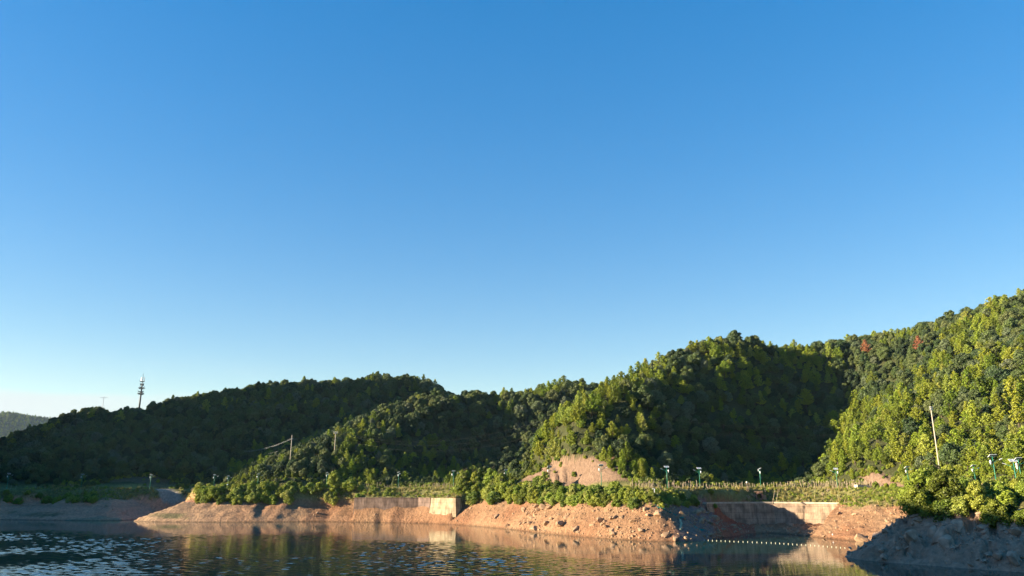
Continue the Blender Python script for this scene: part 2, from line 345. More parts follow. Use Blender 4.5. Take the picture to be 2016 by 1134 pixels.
# retaining walls: polyline (px, d), foot heights, top heights
wallR = dict(pts=np.array([xy(1386, 286), xy(1402, 293), xy(1440, 297), xy(1480, 299), xy(1520, 298.5), xy(1580, 293), xy(1630, 287), xy(1662, 282.5)]), foot=3.0, top=10.5)
wallL = dict(pts=np.array([xy(700, 380), xy(760, 377), xy(826, 375), xy(850, 368), xy(897, 357)]), foot=8.3, top=11.3)
def wall_dist(X, Y, w):
    P = w['pts']; d, _, par, sg = seg_dist(X, Y, P)
    return d*sg, par, (par > 0.0005) & (par < len(P)-1.0005)
def height(X, Y, detail=True, full=False):
    X = np.asarray(X, float); Y = np.asarray(Y, float)
    ds, W, par, _ = seg_dist(X, Y, SH, True, BW); land = inside_land(X, Y); ds = np.where(land, ds, -ds)
    wob = 1 + 0.22*fbm(X/14, Y/14, 3, 11)
    W = W*wob
    low = 10.6*np.clip(ds/W, 0, 1)**0.92
    up = np.clip((ds-W)/(W*.72), 0, 1)*(ROADZ-10.6)
    bank = np.where(ds > 0, low+up, np.maximum(ds*0.55, -6))
    # walls
    for w in (wallR, wallL):
        dw, wp, ok = wall_dist(X, Y, w)
        zone = ok & (np.abs(dw) < 26) & (ds > 0)
        lowp = w['foot']*np.clip(ds/np.maximum(ds+np.abs(dw), .01), 0, 1)
        upp = np.minimum(w['top']-.25+np.maximum(dw-.6, 0)*.30, ROADZ)
        bank = np.where(zone & (dw < 0.15), lowp, np.where(zone & (dw >= 0.15), upp, bank))
    hill = bilerp(X, Y)
    rd, _, _, _ = seg_dist(X, Y, RD)
    offr = sstep(5, 16, rd)
    behind = ds > 14
    hill = hill + fbm(X/60, Y/60, 4, 3)*5*offr*sstep(17, 40, hill)*(1-.5*sstep(60, 90, hill))
    k = np.clip((ds-14)/14, 0, 1)
    h = np.where(behind, bank + np.maximum(hill-ROADZ, 0)*offr*k, bank)
    rw = (1-sstep(4, 8, rd))*sstep(7, 15, ds); h = h*(1-rw) + ROADZ*rw
    # rock cut faces behind the road
    for (pxa, pxb, da, top, st) in CUTS:
        s = (X-xy(pxa, da[0])[0])/(xy(pxb, da[1])[0]-xy(pxa, da[0])[0]); yb = da[0]+(da[1]-da[0])*s
        e = np.clip(1-np.abs(2*s-1)**2.6, 0, 1)*(.86+.45*fbm(X/6, Y/30, 3, 35)); inz = (s > 0) & (s < 1)
        f = np.clip((Y-yb+fbm(X/6, Y/9, 3, 31)*2.5+np.abs(fbm(X/3.2, Y/14, 3, 33))*4.5-1.0)/st, 0, 1)*(top-ROADZ)*e + ROADZ
        h = np.where(inz & (Y > yb-1) & (Y < yb+st+14) & (ds > 12), np.maximum(h, f), h)
    # occluding hill, off the left edge of the frame
    a = X*EA[0]+Y*EA[1]; s_ = X*ES[0]+Y*ES[1]
    cr = np.interp(s_, OS, OZ) + fbm(s_/9, s_*0, 3, 77)*5
    A0 = A0f(s_); fl = np.clip(1-np.abs(a-A0)/120, 0, 1)
    occ = cr*fl**0.8
    inframe = X > -0.70*Y - 14
    h = np.where((~inframe) & land & (a < A0+120), np.maximum(h, occ*sstep(0, 40, ds)), h)
    # far country
    far = (np.abs(X) > 740) | (Y > 1080) | (Y < -190)
    base = 24 + fbm(X/300, Y/300, 4, 5)*26
    fh = 60*np.exp(-(((X+500)/300)**2 + ((Y-1750)/300)**2))
    edge = np.maximum.reduce([sstep(560, 740, np.abs(X)), sstep(850, 1080, Y), sstep(-90, -190, Y)])
    h = np.where(far, base, h*(1-edge) + base*edge) + fh*(1+.12*fbm(X/90, Y/90, 3, 9))
    if detail:
        bare = sstep(0.0, 2.0, ds)*(1-sstep(11.5, 14, h))
        rocky = sstep(870, 1000, CX+1518.8*X/np.maximum(Y, 1))
        nn = fbm(X/5, Y/5, 4, 21)*0.9 + np.abs(fbm(X/2.1, Y/2.1, 3, 41))*0.9*rocky
        # gullies running down the bank
        arc = np.interp(par, np.arange(len(CUM)), CUM)
        nn = nn - np.clip(vnoise(arc/4.5+fbm(X/12, Y/12, 2, 55), ds/16, 51)-.12, 0, 1)*2.2*sstep(1, 6, ds)
        fg = ((Y < 205) & (X > 60)).astype(float)
        ridg = 1-np.abs(fbm(X/5.5+fbm(X/9, Y/9, 2, 63)*2, Y/4.0, 4, 61))*2.6
        wxx = X+fbm(X/4, Y/4, 2, 81)*1.5; wyy = Y+fbm(X/4, Y/4, 2, 83)*1.5
        nn = nn + fg*(np.clip(ridg, -1, 1)*1.3 + facets(wxx, wyy*.8, 3.4, 301)*1.7 + facets(wxx, wyy, 1.5, 311)*.75)
        nn = nn + (1-fg)*rocky*(1-.85*sstep(1560, 1640, CX+1518.8*X/np.maximum(Y, 1)))*(facets(wxx, wyy, 2.4, 321)*.75+facets(wxx, wyy, 1.2, 331)*.35)*(.5+fbm(X/10, Y/10, 2, 85))
        tz = 0.16*np.sin(h*6.0 + fbm(X/30, Y/30, 2, 71)*3)*(1-.6*rocky)
        h = h + bare*(nn+tz) + (1-bare)*sstep(0, 3, ds)*fbm(X/7, Y/7, 3, 91)*.5*np.where(rd < 6, .15, 1)
    if full: return h, ds, rd, W
    return h
CUTS = [(1005, 1262, (351, 305), 28.5, 14), (190, 350, (450, 450), 23, 12), (1705, 1800, (300, 279), 22.5, 9), (1862, 1925, (250, 233), 22.5, 7)]
def H1(x, y, detail=True): return float(height(np.array([x]), np.array([y]), detail)[0])

def axis(parts):
    out = []
    for a, b, st in parts: out += list(np.arange(a, b, st))
    return out
def grow(a, b, st, g):
    out = []; x = a
    while x < b: out.append(x); x += st; st *= g
    return out + [b]
xs = sorted(set([-v for v in grow(600, 9000, 8, 1.14)] + axis([(-600, -290, 3.0), (-290, 76, 0.85), (76, 130, 0.5), (130, 170, .85), (170, 600, 3.0)]) + grow(600, 9000, 8, 1.14)))
ys = sorted(set([-v for v in grow(200, 4000, 20, 1.3)] + axis([(-200, 140, 4.0), (140, 212, 0.5), (212, 340, 0.8), (340, 455, 0.9), (455, 740, 3.0)]) + grow(740, 12000, 8, 1.10)))
X, Y = np.meshgrid(np.array(xs), np.array(ys))
Z, DS, RDD, WW = height(X, Y, True, True)
nx, ny = len(xs), len(ys)
idx = np.arange(nx*ny).reshape(ny, nx)
faces = np.stack([idx[:-1, :-1].ravel(), idx[:-1, 1:].ravel(), idx[1:, 1:].ravel(), idx[1:, :-1].ravel()], 1)
verts = np.stack([X.ravel(), Y.ravel(), Z.ravel()], 1)
# albedo: where soil, rock, grass and leaf litter lie
PXv = CX + 1518.8*X/np.maximum(Y, 1)
soil = np.array([0.255, 0.125, 0.068]); soil2 = np.array([0.31, 0.19, 0.11]); red = np.array([0.34, 0.105, 0.06]); grey = np.array([0.42, 0.275, 0.19]); litter = np.array([0.055, 0.06, 0.025]); grs = np.array([0.17, 0.16, 0.06]); cutc = np.array([0.22, 0.145, 0.10])
n1 = np.clip(fbm(X/12, Y/12, 4, 101)+.5, 0, 1)[..., None]
colr = soil*(1-n1) + soil2*n1
lft = ((1-sstep(330, 700, PXv))*.35 + ((PXv < 420) & (Y > 394))*.6)[..., None]; lfc = np.where(((PXv < 420) & (Y > 394))[..., None], np.array([0.58, 0.27, 0.165]), np.array([0.44, 0.33, 0.22])); colr = colr*(1-lft) + lfc*lft
bnd = (.84+.22*np.clip(vnoise(Z*2.3+fbm(X/25, Y/25, 2, 141)*1.2, Z*0, 143)+.5, 0, 1)+.14*vnoise(Z*7, Z*0+3, 147)); wetl = 1-.45*(1-sstep(.15, .55, Z)); colr = colr*(bnd*wetl)[..., None]
rm = ((PXv > 1330) & (PXv < 1480) & (Y > 255) & (Y < 300)).astype(float)[..., None]*np.clip(fbm(X/8, Y/8, 3, 111)+.75, 0, 1)[..., None]; colr = colr*(1-rm) + red*rm
fgm = (sstep(222, 205, Y)*(X > 60)*(1-sstep(.08, .4, fbm(X/11, Y/11, 3, 115))*.8))[..., None]; colr = colr*(1-fgm) + grey*fgm
dk = ((PXv > 1290) & (PXv < 1400) & (Y < 300) & (Y > 230)).astype(float)[..., None]*.6*(sstep(1310, 1345, PXv))[..., None]; colr = colr*(1-dk) + np.array([.2, .17, .16])*dk
vo = 1.2*((PXv > 880) & (PXv < 1400) & (Y > 210)); veg = sstep(9.6, 11.4, Z - vo + fbm(X/6, Y/6, 3, 121)*2.2)[..., None]
gl = grs*(.7+.6*n1)
colr = colr*(1-veg) + gl*veg
gpatch = ((PXv < 380) & (Z > 1.5) & (Z < 3.8)).astype(float)*np.clip(fbm(X/14, Y/5, 3, 131)*2.4, 0, 1)*.7; gp = gpatch[..., None]
colr = colr*(1-gp) + np.array([.07, .09, .04])*gp
fl_ = sstep(16.8, 19, Z)[..., None]; colr = colr*(1-fl_) + litter*fl_
rdm = (sstep(3.2, 2.6, RDD)*(DS > 10))[..., None]; colr = colr*(1-rdm) + np.array([.30, .26, .21])*rdm
cm = np.zeros(X.shape)
for (pxa, pxb, da, top, st) in CUTS:
    s = (X-xy(pxa, da[0])[0])/(xy(pxb, da[1])[0]-xy(pxa, da[0])[0]); yb = da[0]+(da[1]-da[0])*s
    cmm = ((s > 0) & (s < 1) & (Y > yb-1.5) & (Y < yb+st+5) & (Z < top+.3)).astype(float)*np.clip(1.4-np.abs(2*s-1)**2.6*1.4, 0, 1); cm = np.maximum(cm, cmm*(0.35 if pxa == 190 else 1))
cm = cm[..., None]; colr = colr*(1-cm) + cutc*cm
g = np.clip(colr, 0.01, .9)
tm, tt, tb = newmat('terrain_ground', .95, .1)
att = N(tt, 'ShaderNodeAttribute', attribute_name='albedo'); tcn = N(tt, 'ShaderNodeTexCoord')
tn = N(tt, 'ShaderNodeTexNoise'); tn.inputs['Scale'].default_value = .8; tn.inputs['Detail'].default_value = 9; tn.inputs['Roughness'].default_value = .7
tt.links.new(tcn.outputs['Object'], tn.inputs['Vector'])
tv = N(tt, 'ShaderNodeTexVoronoi'); tv.inputs['Scale'].default_value = .9; tt.links.new(tcn.outputs['Object'], tv.inputs['Vector'])
mr = N(tt, 'ShaderNodeMapRange'); mr.inputs[1].default_value = .3; mr.inputs[2].default_value = .7; mr.inputs[3].default_value = .62; mr.inputs[4].default_value = 1.32
tt.links.new(tn.outputs['Fac'], mr.inputs[0])
mm = N(tt, 'ShaderNodeMix', data_type='RGBA', blend_type='MULTIPLY'); mm.inputs[0].default_value = 1
tt.links.new(att.outputs['Color'], mm.inputs[6]); tt.links.new(mr.outputs[0], mm.inputs[7]); tt.links.new(mm.outputs[2], tb.inputs['Base Color'])
ad = N(tt, 'ShaderNodeMath', operation='MULTIPLY_ADD'); ad.inputs[1].default_value = .16; tt.links.new(tv.outputs['Distance'], ad.inputs[0]); tt.links.new(tn.outputs['Fac'], ad.inputs[2])
bp = N(tt, 'ShaderNodeBump'); bp.inputs['Distance'].default_value = .9; bp.inputs['Strength'].default_value = 1
tt.links.new(ad.outputs[0], bp.inputs['Height']); tt.links.new(bp.outputs[0], tb.inputs['Normal'])
tme = np_mesh('terrain', verts, faces, [tm])
tme.polygons.foreach_set('use_smooth', np.ones(len(faces), bool))
ca = tme.color_attributes.new('albedo', 'FLOAT_COLOR', 'POINT')
ca.data.foreach_set('color', np.concatenate([g.reshape(-1, 3), np.ones((nx*ny, 1))], 1).astype(np.float32).ravel())
terrain = link('terrain', tme); tag(terrain, kind='structure')

# ------------------------------------------------------------------ water
wm, wt, wb = newmat('reservoir_water', .03, .5)
wb.inputs['Base Color'].default_value = (0.014, 0.050, 0.040, 1); wb.inputs['IOR'].default_value = 1.33
wc = N(wt, 'ShaderNodeTexCoord'); ws = N(wt, 'ShaderNodeSeparateXYZ'); wt.links.new(wc.outputs['Object'], ws.inputs[0])
def wmr(v, a, b, c, d):
    m_ = N(wt, 'ShaderNodeMapRange', interpolation_type='SMOOTHSTEP'); wt.links.new(v, m_.inputs[0])
    for i, q in enumerate((a, b, c, d)): m_.inputs[i+1].default_value = q
    return m_.outputs[0]
def wmt(op, a, b):
    m_ = N(wt, 'ShaderNodeMath', operation=op)
    for i, v in enumerate((a, b)):
        if isinstance(v, (int, float)): m_.inputs[i].default_value = v
        else: wt.links.new(v, m_.inputs[i])
    return m_.outputs[0]
def wnoise(scale, det, stretch=(1, 1, 1), rough=.5, rz=0.0):
    mp = N(wt, 'ShaderNodeMapping'); mp.inputs['Scale'].default_value = stretch; mp.inputs['Rotation'].default_value = (0, 0, rz); wt.links.new(wc.outputs['Object'], mp.inputs[0])
    n_ = N(wt, 'ShaderNodeTexNoise'); n_.inputs['Scale'].default_value = scale; n_.inputs['Detail'].default_value = det; n_.inputs['Roughness'].default_value = rough
    wt.links.new(mp.outputs[0], n_.inputs['Vector']); return n_.outputs['Fac']
# wind patch: open water on the left is ruffled, the lee near the banks is calm
windx = wmt('ADD', ws.outputs['X'], wmt('MULTIPLY', ws.outputs['Y'], 0.0))
mask = wmt('MULTIPLY', wmr(wmt('ADD', ws.outputs['X'], wmt('MULTIPLY', wnoise(.02, 3), 60)), 45, -25, 0.10, 1.0), wmr(wmt('ADD', ws.outputs['Y'], wmt('MULTIPLY', wnoise(.012, 3, (.4, 1, 1)), 60)), 330, 215, 0.10, 1.0))
rip = wmt('ADD', wmt('MULTIPLY', wnoise(.42, 3, (.6, 1, 1), .5, .15), 1.0), wmt('MULTIPLY', wnoise(1.7, 2, (.6, 1, 1), .5, -.2), .20))
hgt = wmt('MULTIPLY', rip, wmt('ADD', wmt('MULTIPLY', mask, .12), .035))
wbp = N(wt, 'ShaderNodeBump'); wbp.inputs['Strength'].default_value = 1; wbp.inputs['Distance'].default_value = .34
wt.links.new(hgt, wbp.inputs['Height']); wt.links.new(wbp.outputs[0], wb.inputs['Normal'])
wx = np.array([-420., -380, -340, -310] + list(np.arange(-290, 150, .5)) + [170., 200, 260]); wy = np.array([-60., 0, 60, 100] + list(np.arange(134, 400, .5)) + [420., 470])
WX, WY = np.meshgrid(wx, wy); wr = np.random.default_rng(5); wh = np.zeros(WX.shape)
for i in range(26):
    lam = 1.1*(3.8/1.1)**wr.random(); th = 1.9+wr.normal(0, .75); k = 2*math.pi/lam; ph = wr.uniform(0, 6.28)
    ww = k*(math.cos(th)*WX + math.sin(th)*WY) + ph + 1.5*vnoise(WX/23+i, WY/23, 500+i)
    wh += lam**1.05*np.sin(ww)*(.6+.8*(vnoise(WX/19+7*i, WY/14, 600+i)+.5))
wh *= WAVE/np.sqrt(26)
gust = np.clip(.75+1.5*fbm(WX/30, WY/45, 3, 700), .15, 1.6)
wpx = CX+1518.8*WX/np.maximum(WY, 50); wpy = CY+393+25152/np.maximum(WY, 60)
wedge = np.interp(wpx, [0, 500, 900, 1100, 1350, 1700], [290, 266, 226, 190, 152, 140]) + 28*fbm(WX/26, WY/30, 3, 710)
wm_ = sstep(wedge+22, wedge-14, WY); wh *= gust*(.10+.90*wm_)
inz = (WX > -289) & (WX < 149) & (WY > 135) & (WY < 399); wh = np.where(inz, wh, 0)
wv = np.stack([WX.ravel(), WY.ravel(), wh.ravel()], 1); wi = np.arange(WX.size).reshape(WX.shape)
wme = np_mesh('water', wv, np.stack([wi[:-1, :-1].ravel(), wi[:-1, 1:].ravel(), wi[1:, 1:].ravel(), wi[1:, :-1].ravel()], 1), [wm]); wme.polygons.foreach_set('use_smooth', np.ones(len(wme.polygons), bool))
water = link('water', wme); tag(water, kind='structure')

# ------------------------------------------------------------------ retaining walls
def wall_mat(name, c1, c2, course=1.35):
    m, t, b = newmat(name, .92, .1)
    tcn = N(t, 'ShaderNodeTexCoord'); uv = tcn.outputs['UV']
    br = N(t, 'ShaderNodeTexBrick'); br.inputs['Scale'].default_value = 1; br.inputs['Brick Width'].default_value = 5.5; br.inputs['Row Height'].default_value = 2.3; br.inputs['Mortar Size'].default_value = .05
    br.inputs['Color1'].default_value = (*c1, 1); br.inputs['Color2'].default_value = (*c2, 1); br.inputs['Mortar'].default_value = (*[c*.45 for c in c1], 1); br.offset = .37
    t.links.new(uv, br.inputs['Vector'])
    mp = N(t, 'ShaderNodeMapping'); mp.inputs['Scale'].default_value = (.45, .09, 1); t.links.new(uv, mp.inputs[0])
    n_ = N(t, 'ShaderNodeTexNoise'); n_.inputs['Scale'].default_value = 1.6; n_.inputs['Detail'].default_value = 8; n_.inputs['Roughness'].default_value = .7; t.links.new(mp.outputs[0], n_.inputs['Vector'])
    mr = N(t, 'ShaderNodeMapRange'); mr.inputs[1].default_value = .3; mr.inputs[2].default_value = .7; mr.inputs[3].default_value = .5; mr.inputs[4].default_value = 1.35; t.links.new(n_.outputs['Fac'], mr.inputs[0])
    n2 = N(t, 'ShaderNodeTexNoise'); n2.inputs['Scale'].default_value = .35; n2.inputs['Detail'].default_value = 6; t.links.new(uv, n2.inputs['Vector'])
    mr2 = N(t, 'ShaderNodeMapRange'); mr2.inputs[1].default_value = .35; mr2.inputs[2].default_value = .65; mr2.inputs[3].default_value = .7; mr2.inputs[4].default_value = 1.2; t.links.new(n2.outputs['Fac'], mr2.inputs[0])
    mu = N(t, 'ShaderNodeMath', operation='MULTIPLY'); t.links.new(mr.outputs[0], mu.inputs[0]); t.links.new(mr2.outputs[0], mu.inputs[1])
    mm = N(t, 'ShaderNodeMix', data_type='RGBA', blend_type='MULTIPLY'); mm.inputs[0].default_value = 1
    t.links.new(br.outputs[0], mm.inputs[6]); t.links.new(mu.outputs[0], mm.inputs[7]); t.links.new(mm.outputs[2], b.inputs['Base Color'])
    bp = N(t, 'ShaderNodeBump'); bp.inputs['Distance'].default_value = .25; t.links.new(n_.outputs['Fac'], bp.inputs['Height']); t.links.new(bp.outputs[0], b.inputs['Normal'])
    return m
M['wallR'] = wall_mat('weathered_concrete', (.34, .245, .17), (.28, .205, .15)); M['wallL'] = wall_mat('pale_masonry', (.40, .31, .20), (.34, .27, .18)); M['wallS'] = wall_mat('shade_darkened_concrete', (.20, .14, .11), (.17, .12, .10)); M['cap'] = mat_plain('wall_coping_concrete', (.42, .35, .27), .9, .1, .25, .8)  # long wall's brown concrete is coloured darker to carry its shade
def ribbon(P, z0, z1, t0, t1, name, mat, parent, batter=.9, step=1.2, jag=0.0):
    # solid wall following a polyline; its front face leans back
    P = [Vector((p[0], p[1], 0)) for p in P]; pts = []; dist = []; acc = 0
    for i in range(len(P)-1):
        L = (P[i+1]-P[i]).length; k = max(1, int(L/step))
        for j in range(k): pts.append(P[i].lerp(P[i+1], j/k)); dist.append(acc+L*j/k)
        acc += L
    pts.append(P[-1]); dist.append(acc)
    vs = []; uvs = []
    for i, p in enumerate(pts):
        t = (pts[min(i+1, len(pts)-1)]-pts[max(i-1, 0)]).normalized(); nrm = Vector((t.y, -t.x, 0))
        zt = z1 + jag*(random.random()-.5)
        for off, z in ((t0+batter, z0), (t0, zt), (t1, zt), (t1, z0)):
            q = p + nrm*off; vs.append((q.x, q.y, z))
    fs = []
    for i in range(len(pts)-1):
        for j in range(4):
            fs.append((i*4+j, (i+1)*4+j, (i+1)*4+(j+1) % 4, i*4+(j+1) % 4))
    fs.append((0, 1, 2, 3)); k = 4*(len(pts)-1); fs.append((k+3, k+2, k+1, k))
    me = bpy.data.meshes.new(name); me.from_pydata(vs, [], fs); me.materials.append(mat)
    uvl = me.uv_layers.new(name='UVMap')
    for lp in me.loops:
        vi = lp.vertex_index; uvl.data[lp.index].uv = (dist[vi//4], vs[vi][2])
    return link(name, me, parent)
w1 = empty('retaining_wall', (0, 0, 0)); tag(w1, 'tall curved concrete retaining wall at the head of the cove on the right', 'wall')
ribbon(wallR['pts'], -1, 10.2, .55, -.9, 'wall_face', M['wallR'], w1, 1.1)
ribbon(wallR['pts'], 10.15, 10.75, .75, -1.0, 'coping', M['cap'], w1, 0, jag=.06)
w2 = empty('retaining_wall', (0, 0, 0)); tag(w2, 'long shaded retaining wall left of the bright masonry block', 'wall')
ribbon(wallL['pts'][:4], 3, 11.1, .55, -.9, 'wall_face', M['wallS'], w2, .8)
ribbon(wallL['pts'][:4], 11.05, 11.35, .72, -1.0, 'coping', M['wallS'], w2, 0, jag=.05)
w3 = empty('retaining_wall', (0, 0, 0)); tag(w3, 'bright sunlit masonry wall block left of the rocky headland', 'wall')
b0, b1 = Vector(wallL['pts'][3]), Vector(wallL['pts'][4])
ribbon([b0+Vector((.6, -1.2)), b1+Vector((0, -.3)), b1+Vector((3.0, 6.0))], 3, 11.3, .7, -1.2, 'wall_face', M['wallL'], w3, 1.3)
# concrete slab and culvert above the right wall
q = at(1700, 985, 291); mb = MB(); mb.box((0, 0, 0), (5.2, 2.2, 1.9)); mb.box((-.6, -1.3, -.9), (3.6, .8, .5)); o = mb.build('concrete_block', M['cap']); o.location = (q[0], q[1], H1(q[0], q[1])+.6); o.rotation_euler = (0, .05, .2); tag(o, 'pale concrete block in the grass above the right end of the curved wall', 'block')
qx, qy = xy(1492, 303); qz = 11.5
cul = empty('culvert', (qx, qy, qz)); tag(cul, 'round culvert mouth in a reddish surround above the curved wall', 'culvert')
mb = MB()
for j in range(20):
    a0 = math.pi*2*j/20; a1 = math.pi*2*(j+1)/20
    def pq(a, r, y): return (r*math.cos(a), y, 1.2 + r*math.sin(a))
    mb.add([pq(a0, 1.05, -1.4), pq(a1, 1.05, -1.4), pq(a1, 1.5, -1.4), pq(a0, 1.5, -1.4), pq(a0, 1.05, 3), pq(a1, 1.05, 3), pq(a1, 1.5, 3), pq(a0, 1.5, 3)], [(0, 1, 2, 3), (0, 4, 5, 1), (3, 2, 6, 7)])
mb.build('pipe', mat_plain('red_concrete', (.25, .14, .10), .9, .1, .3, 2), cul)
mb = MB(); mb.ball((0, 2.4, 1.2), 1.1, (1, .3, 1)); mb.build('bore_shade', M['dark_steel'], cul)  # dark plug standing in for the shade deep inside the pipe
mb = MB(); mb.box((-2.3, .1, .6), (1.8, 1.3, 2.8), Euler((0, .1, .1)), taper=.75); mb.box((2.3, .1, .5), (1.6, 1.3, 2.5), Euler((0, -.1, -.1)), taper=.8); mb.box((0, .4, 2.95), (3.4, 1.3, .55)); mb.build('headwall', M['stone'], cul)

# ------------------------------------------------------------------ foliage prototypes (shared meshes)
def leaf_quads(c, nrm, size, r, elong=1.0, jit=.75):
    n_ = len(c); nn = nrm + r.normal(0, jit, (n_, 3)); nn /= np.linalg.norm(nn, axis=1, keepdims=True)+1e-9
    t = np.cross(nn, r.normal(0, 1, (n_, 3))); t /= np.linalg.norm(t, axis=1, keepdims=True)+1e-9; b = np.cross(nn, t)
    s = size*(r.random((n_, 1))*.7+.65)
    v = np.stack([c-t*s*elong, c-b*s*.55, c+t*s*elong, c+b*s*.55], 1).reshape(-1, 3)
    return v, np.arange(4*n_).reshape(-1, 4)
def rdir(r, n_, up=.0):
    d = r.normal(0, 1, (n_, 3)); d[:, 2] += up; return d/np.linalg.norm(d, axis=1, keepdims=True)
def crown_broad(seed, w=3.0, h=6.5, nb=15, per=120, leaf=.30, base=.28, mat='broad'):
    r = np.random.default_rng(seed); V = []; Fc = []; k = 0
    for i in range(nb):
        t = (i+.5)/nb; zz = h*(base + (1-base)*t*.86)
        ang = i*2.4+r.random(); prof = math.sin(math.pi*min(1, .18+.80*t))**.7
        rad = w*prof*(.35+.45*r.random()); br = w*(.36+.22*r.random())*(1-.35*t)
        cb = np.array([rad*math.cos(ang), rad*math.sin(ang), zz]); sq = .65+.3*r.random()
        d = rdir(r, per, .35); rr = 1-np.abs(r.normal(0, .13, (per, 1)))
        c = cb + d*br*rr*np.array([1, 1, sq])
        c += r.normal(0, .06, c.shape)*br
        v, f = leaf_quads(c, d, leaf, r); V.append(v); Fc.append(f+k); k += len(v)
        d = rdir(r, per//4); c = cb + d*br*.55; v, f = leaf_quads(c, d, leaf*2.0, r, jit=.2); V.append(v); Fc.append(f+k); k += len(v)
    return np_mesh('crown', np.concatenate(V), np.concatenate(Fc), [M[mat]])
def crown_pine(seed, w=2.5, h=8.0, mat='pine', dens=1.0, flat=0.0, leaf=.185):
    r = np.random.default_rng(seed); V = []; Fc = []; k = 0; nl = 10
    for i in range(nl):
        t = i/(nl-1); zz = h*(.24+.72*t); R = w*((1-t)**(.75-.35*flat)*.92+.13)*(.8+.35*r.random()); nbz = int((7-3*t))
        for j in range(nbz):
            a = 2*math.pi*(j+r.random()*.8)/nbz; L = R*(.65+.5*r.random()); rise = .25+.35*r.random()
            for q in np.linspace(.35, 1, max(2, int(L/.62))):
                c0 = np.array([L*q*math.cos(a), L*q*math.sin(a), zz + L*q*rise*(q)])
                m = int(26*dens); d = rdir(r, m, .7); c = c0 + d*.46*(.3+.7*r.random((m, 1)))*np.array([1, 1, .75])
                v, f = leaf_quads(c, d, leaf, r, elong=1.25, jit=.6); V.append(v); Fc.append(f+k); k += len(v)
    m = 26; d = rdir(r, m, 1.0); c = np.array([0, 0, h*.97])+d*.5; v, f = leaf_quads(c, d, leaf, r, 1.3, .5); V.append(v); Fc.append(f+k)
    return np_mesh('crown', np.concatenate(V), np.concatenate(Fc), [M[mat]])
def trunk_mesh(seed, h, r0=.17, limbs=5):
    random.seed(seed); mb = MB(); bend = [(0, 0, -1.2)]; x = y = 0
    for i in range(1, 6): x += random.uniform(-.18, .18); y += random.uniform(-.18, .18); bend.append((x, y, h*i/5*.82))
    mb.tube(bend, [r0*(1.15-.19*i) for i in range(6)], 7)
    for i in range(limbs):
        z = h*(.3+.11*i); a = random.uniform(0, 6.28); L = h*random.uniform(.16, .26)
        mb.tube([(0, 0, z), (math.cos(a)*L*.6, math.sin(a)*L*.6, z+L*.35), (math.cos(a)*L, math.sin(a)*L, z+L*.75)], [r0*.5, r0*.33, r0*.12], 5)
    return mb.mesh('trunk', M['bark'], True)
KINDS = {}   # kind -> list of (crown mesh, trunk mesh, height)
KINDS['broad'] = [(crown_broad(s, w, h, nb, 190, .235), trunk_mesh(s, h), h) for s, w, h, nb in ((1, 3.2, 7, 15), (2, 2.7, 7.5, 15), (3, 3.7, 7, 17), (4, 3.0, 6.2, 13), (5, 2.4, 8, 14), (6, 3.4, 8, 18))]
KINDS['pine'] = [(crown_pine(s, w, h, 'pine', 1, fl), trunk_mesh(s, h, .15), h) for s, w, h, fl in ((11, 2.6, 8, .3), (12, 2.3, 9, .1), (13, 2.9, 7.5, .6), (14, 2.1, 8.5, 0), (15, 2.7, 8.2, .5))]
KINDS['dead'] = [(crown_pine(21, 2.3, 8, 'dead', .7, .2), trunk_mesh(21, 8, .15), 8)]
KINDS['yellow'] = [(crown_broad(22, 2.0, 4.5, 11, 110, .26, .15, 'yellow'), trunk_mesh(22, 4.5, .09), 4.5)]
KINDS['pinekey'] = KINDS['pine']
BUSH = [crown_broad(s, w, h, nb, 190, .16, .02, 'bush') for s, w, h, nb in ((31, 1.8, 3, 12), (32, 2.2, 2.6, 13), (33, 1.5, 3.4, 12), (34, 2.4, 3.2, 15), (35, 1.9, 2.2, 11))]
TALLBUSH = [(crown_broad(s, w, h, nb, 210, .16, .10, 'bush'), trunk_mesh(s, h, .10, 7), h) for s, w, h, nb in ((41, 2.4, 6, 18), (42, 2.1, 6.5, 17), (43, 2.8, 5.5, 20))]

# ------------------------------------------------------------------ scatter the forest
def visible(x, y, z, n_=26):
    t = np.linspace(.25, .985, n_)[None]; x = np.asarray(x)[:, None]; y = np.asarray(y)[:, None]; z = np.asarray(z)[:, None]
    g_ = height(x*t, y*t, False); return ((CAMZ+(z-CAMZ)*t) > g_-.5).all(1)
def jitter_grid(x0, x1, y0, y1, st):
    a = np.arange(x0, x1, st); b = np.arange(y0, y1, st*.87); A, B = np.meshgrid(a, b); A = A + (np.arange(len(b)) % 2)[:, None]*st*.5
    A = A + rng.uniform(-.42, .42, A.shape)*st; B = B + rng.uniform(-.42, .42, B.shape)*st
    return A.ravel(), B.ravel()
def incut(X, Y, H=None):
    m = np.zeros(X.shape, bool)
    for (pxa, pxb, da, top, st) in CUTS:
        s = (X-xy(pxa, da[0])[0])/(xy(pxb, da[1])[0]-xy(pxa, da[0])[0]); yb = da[0]+(da[1]-da[0])*s
        e = 1-np.abs(2*s-1)**2.6
        m |= (s > .02) & (s < .98) & (Y > yb-9) & (Y < yb+st*e*1.05) & (True if H is None else (H < ROADZ+(top-ROADZ)*e-1.0))
    return m
ax, ay = jitter_grid(-560, 420, 190, 720, 4.6)
hh, dd, rr_, _ = height(ax, ay, True, True)
ok = (dd > 20) & (rr_ > 9) & (hh > 16.6) & (ax > -.72*ay-45) & (ax < .74*ay+30) & ~incut(ax, ay, hh)
far_thin = rng.random(len(ax)) < np.interp(ay, [250, 330, 430, 540], [.95, .98, .98, .78])
ok &= far_thin
for _px, _d in ((283, 634), (205, 628), (262, 636)):
    _x, _y = xy(_px, _d); ok &= ~((np.abs(ax-_x) < 6.5) & (ay > _y-26) & (ay < _y+12))
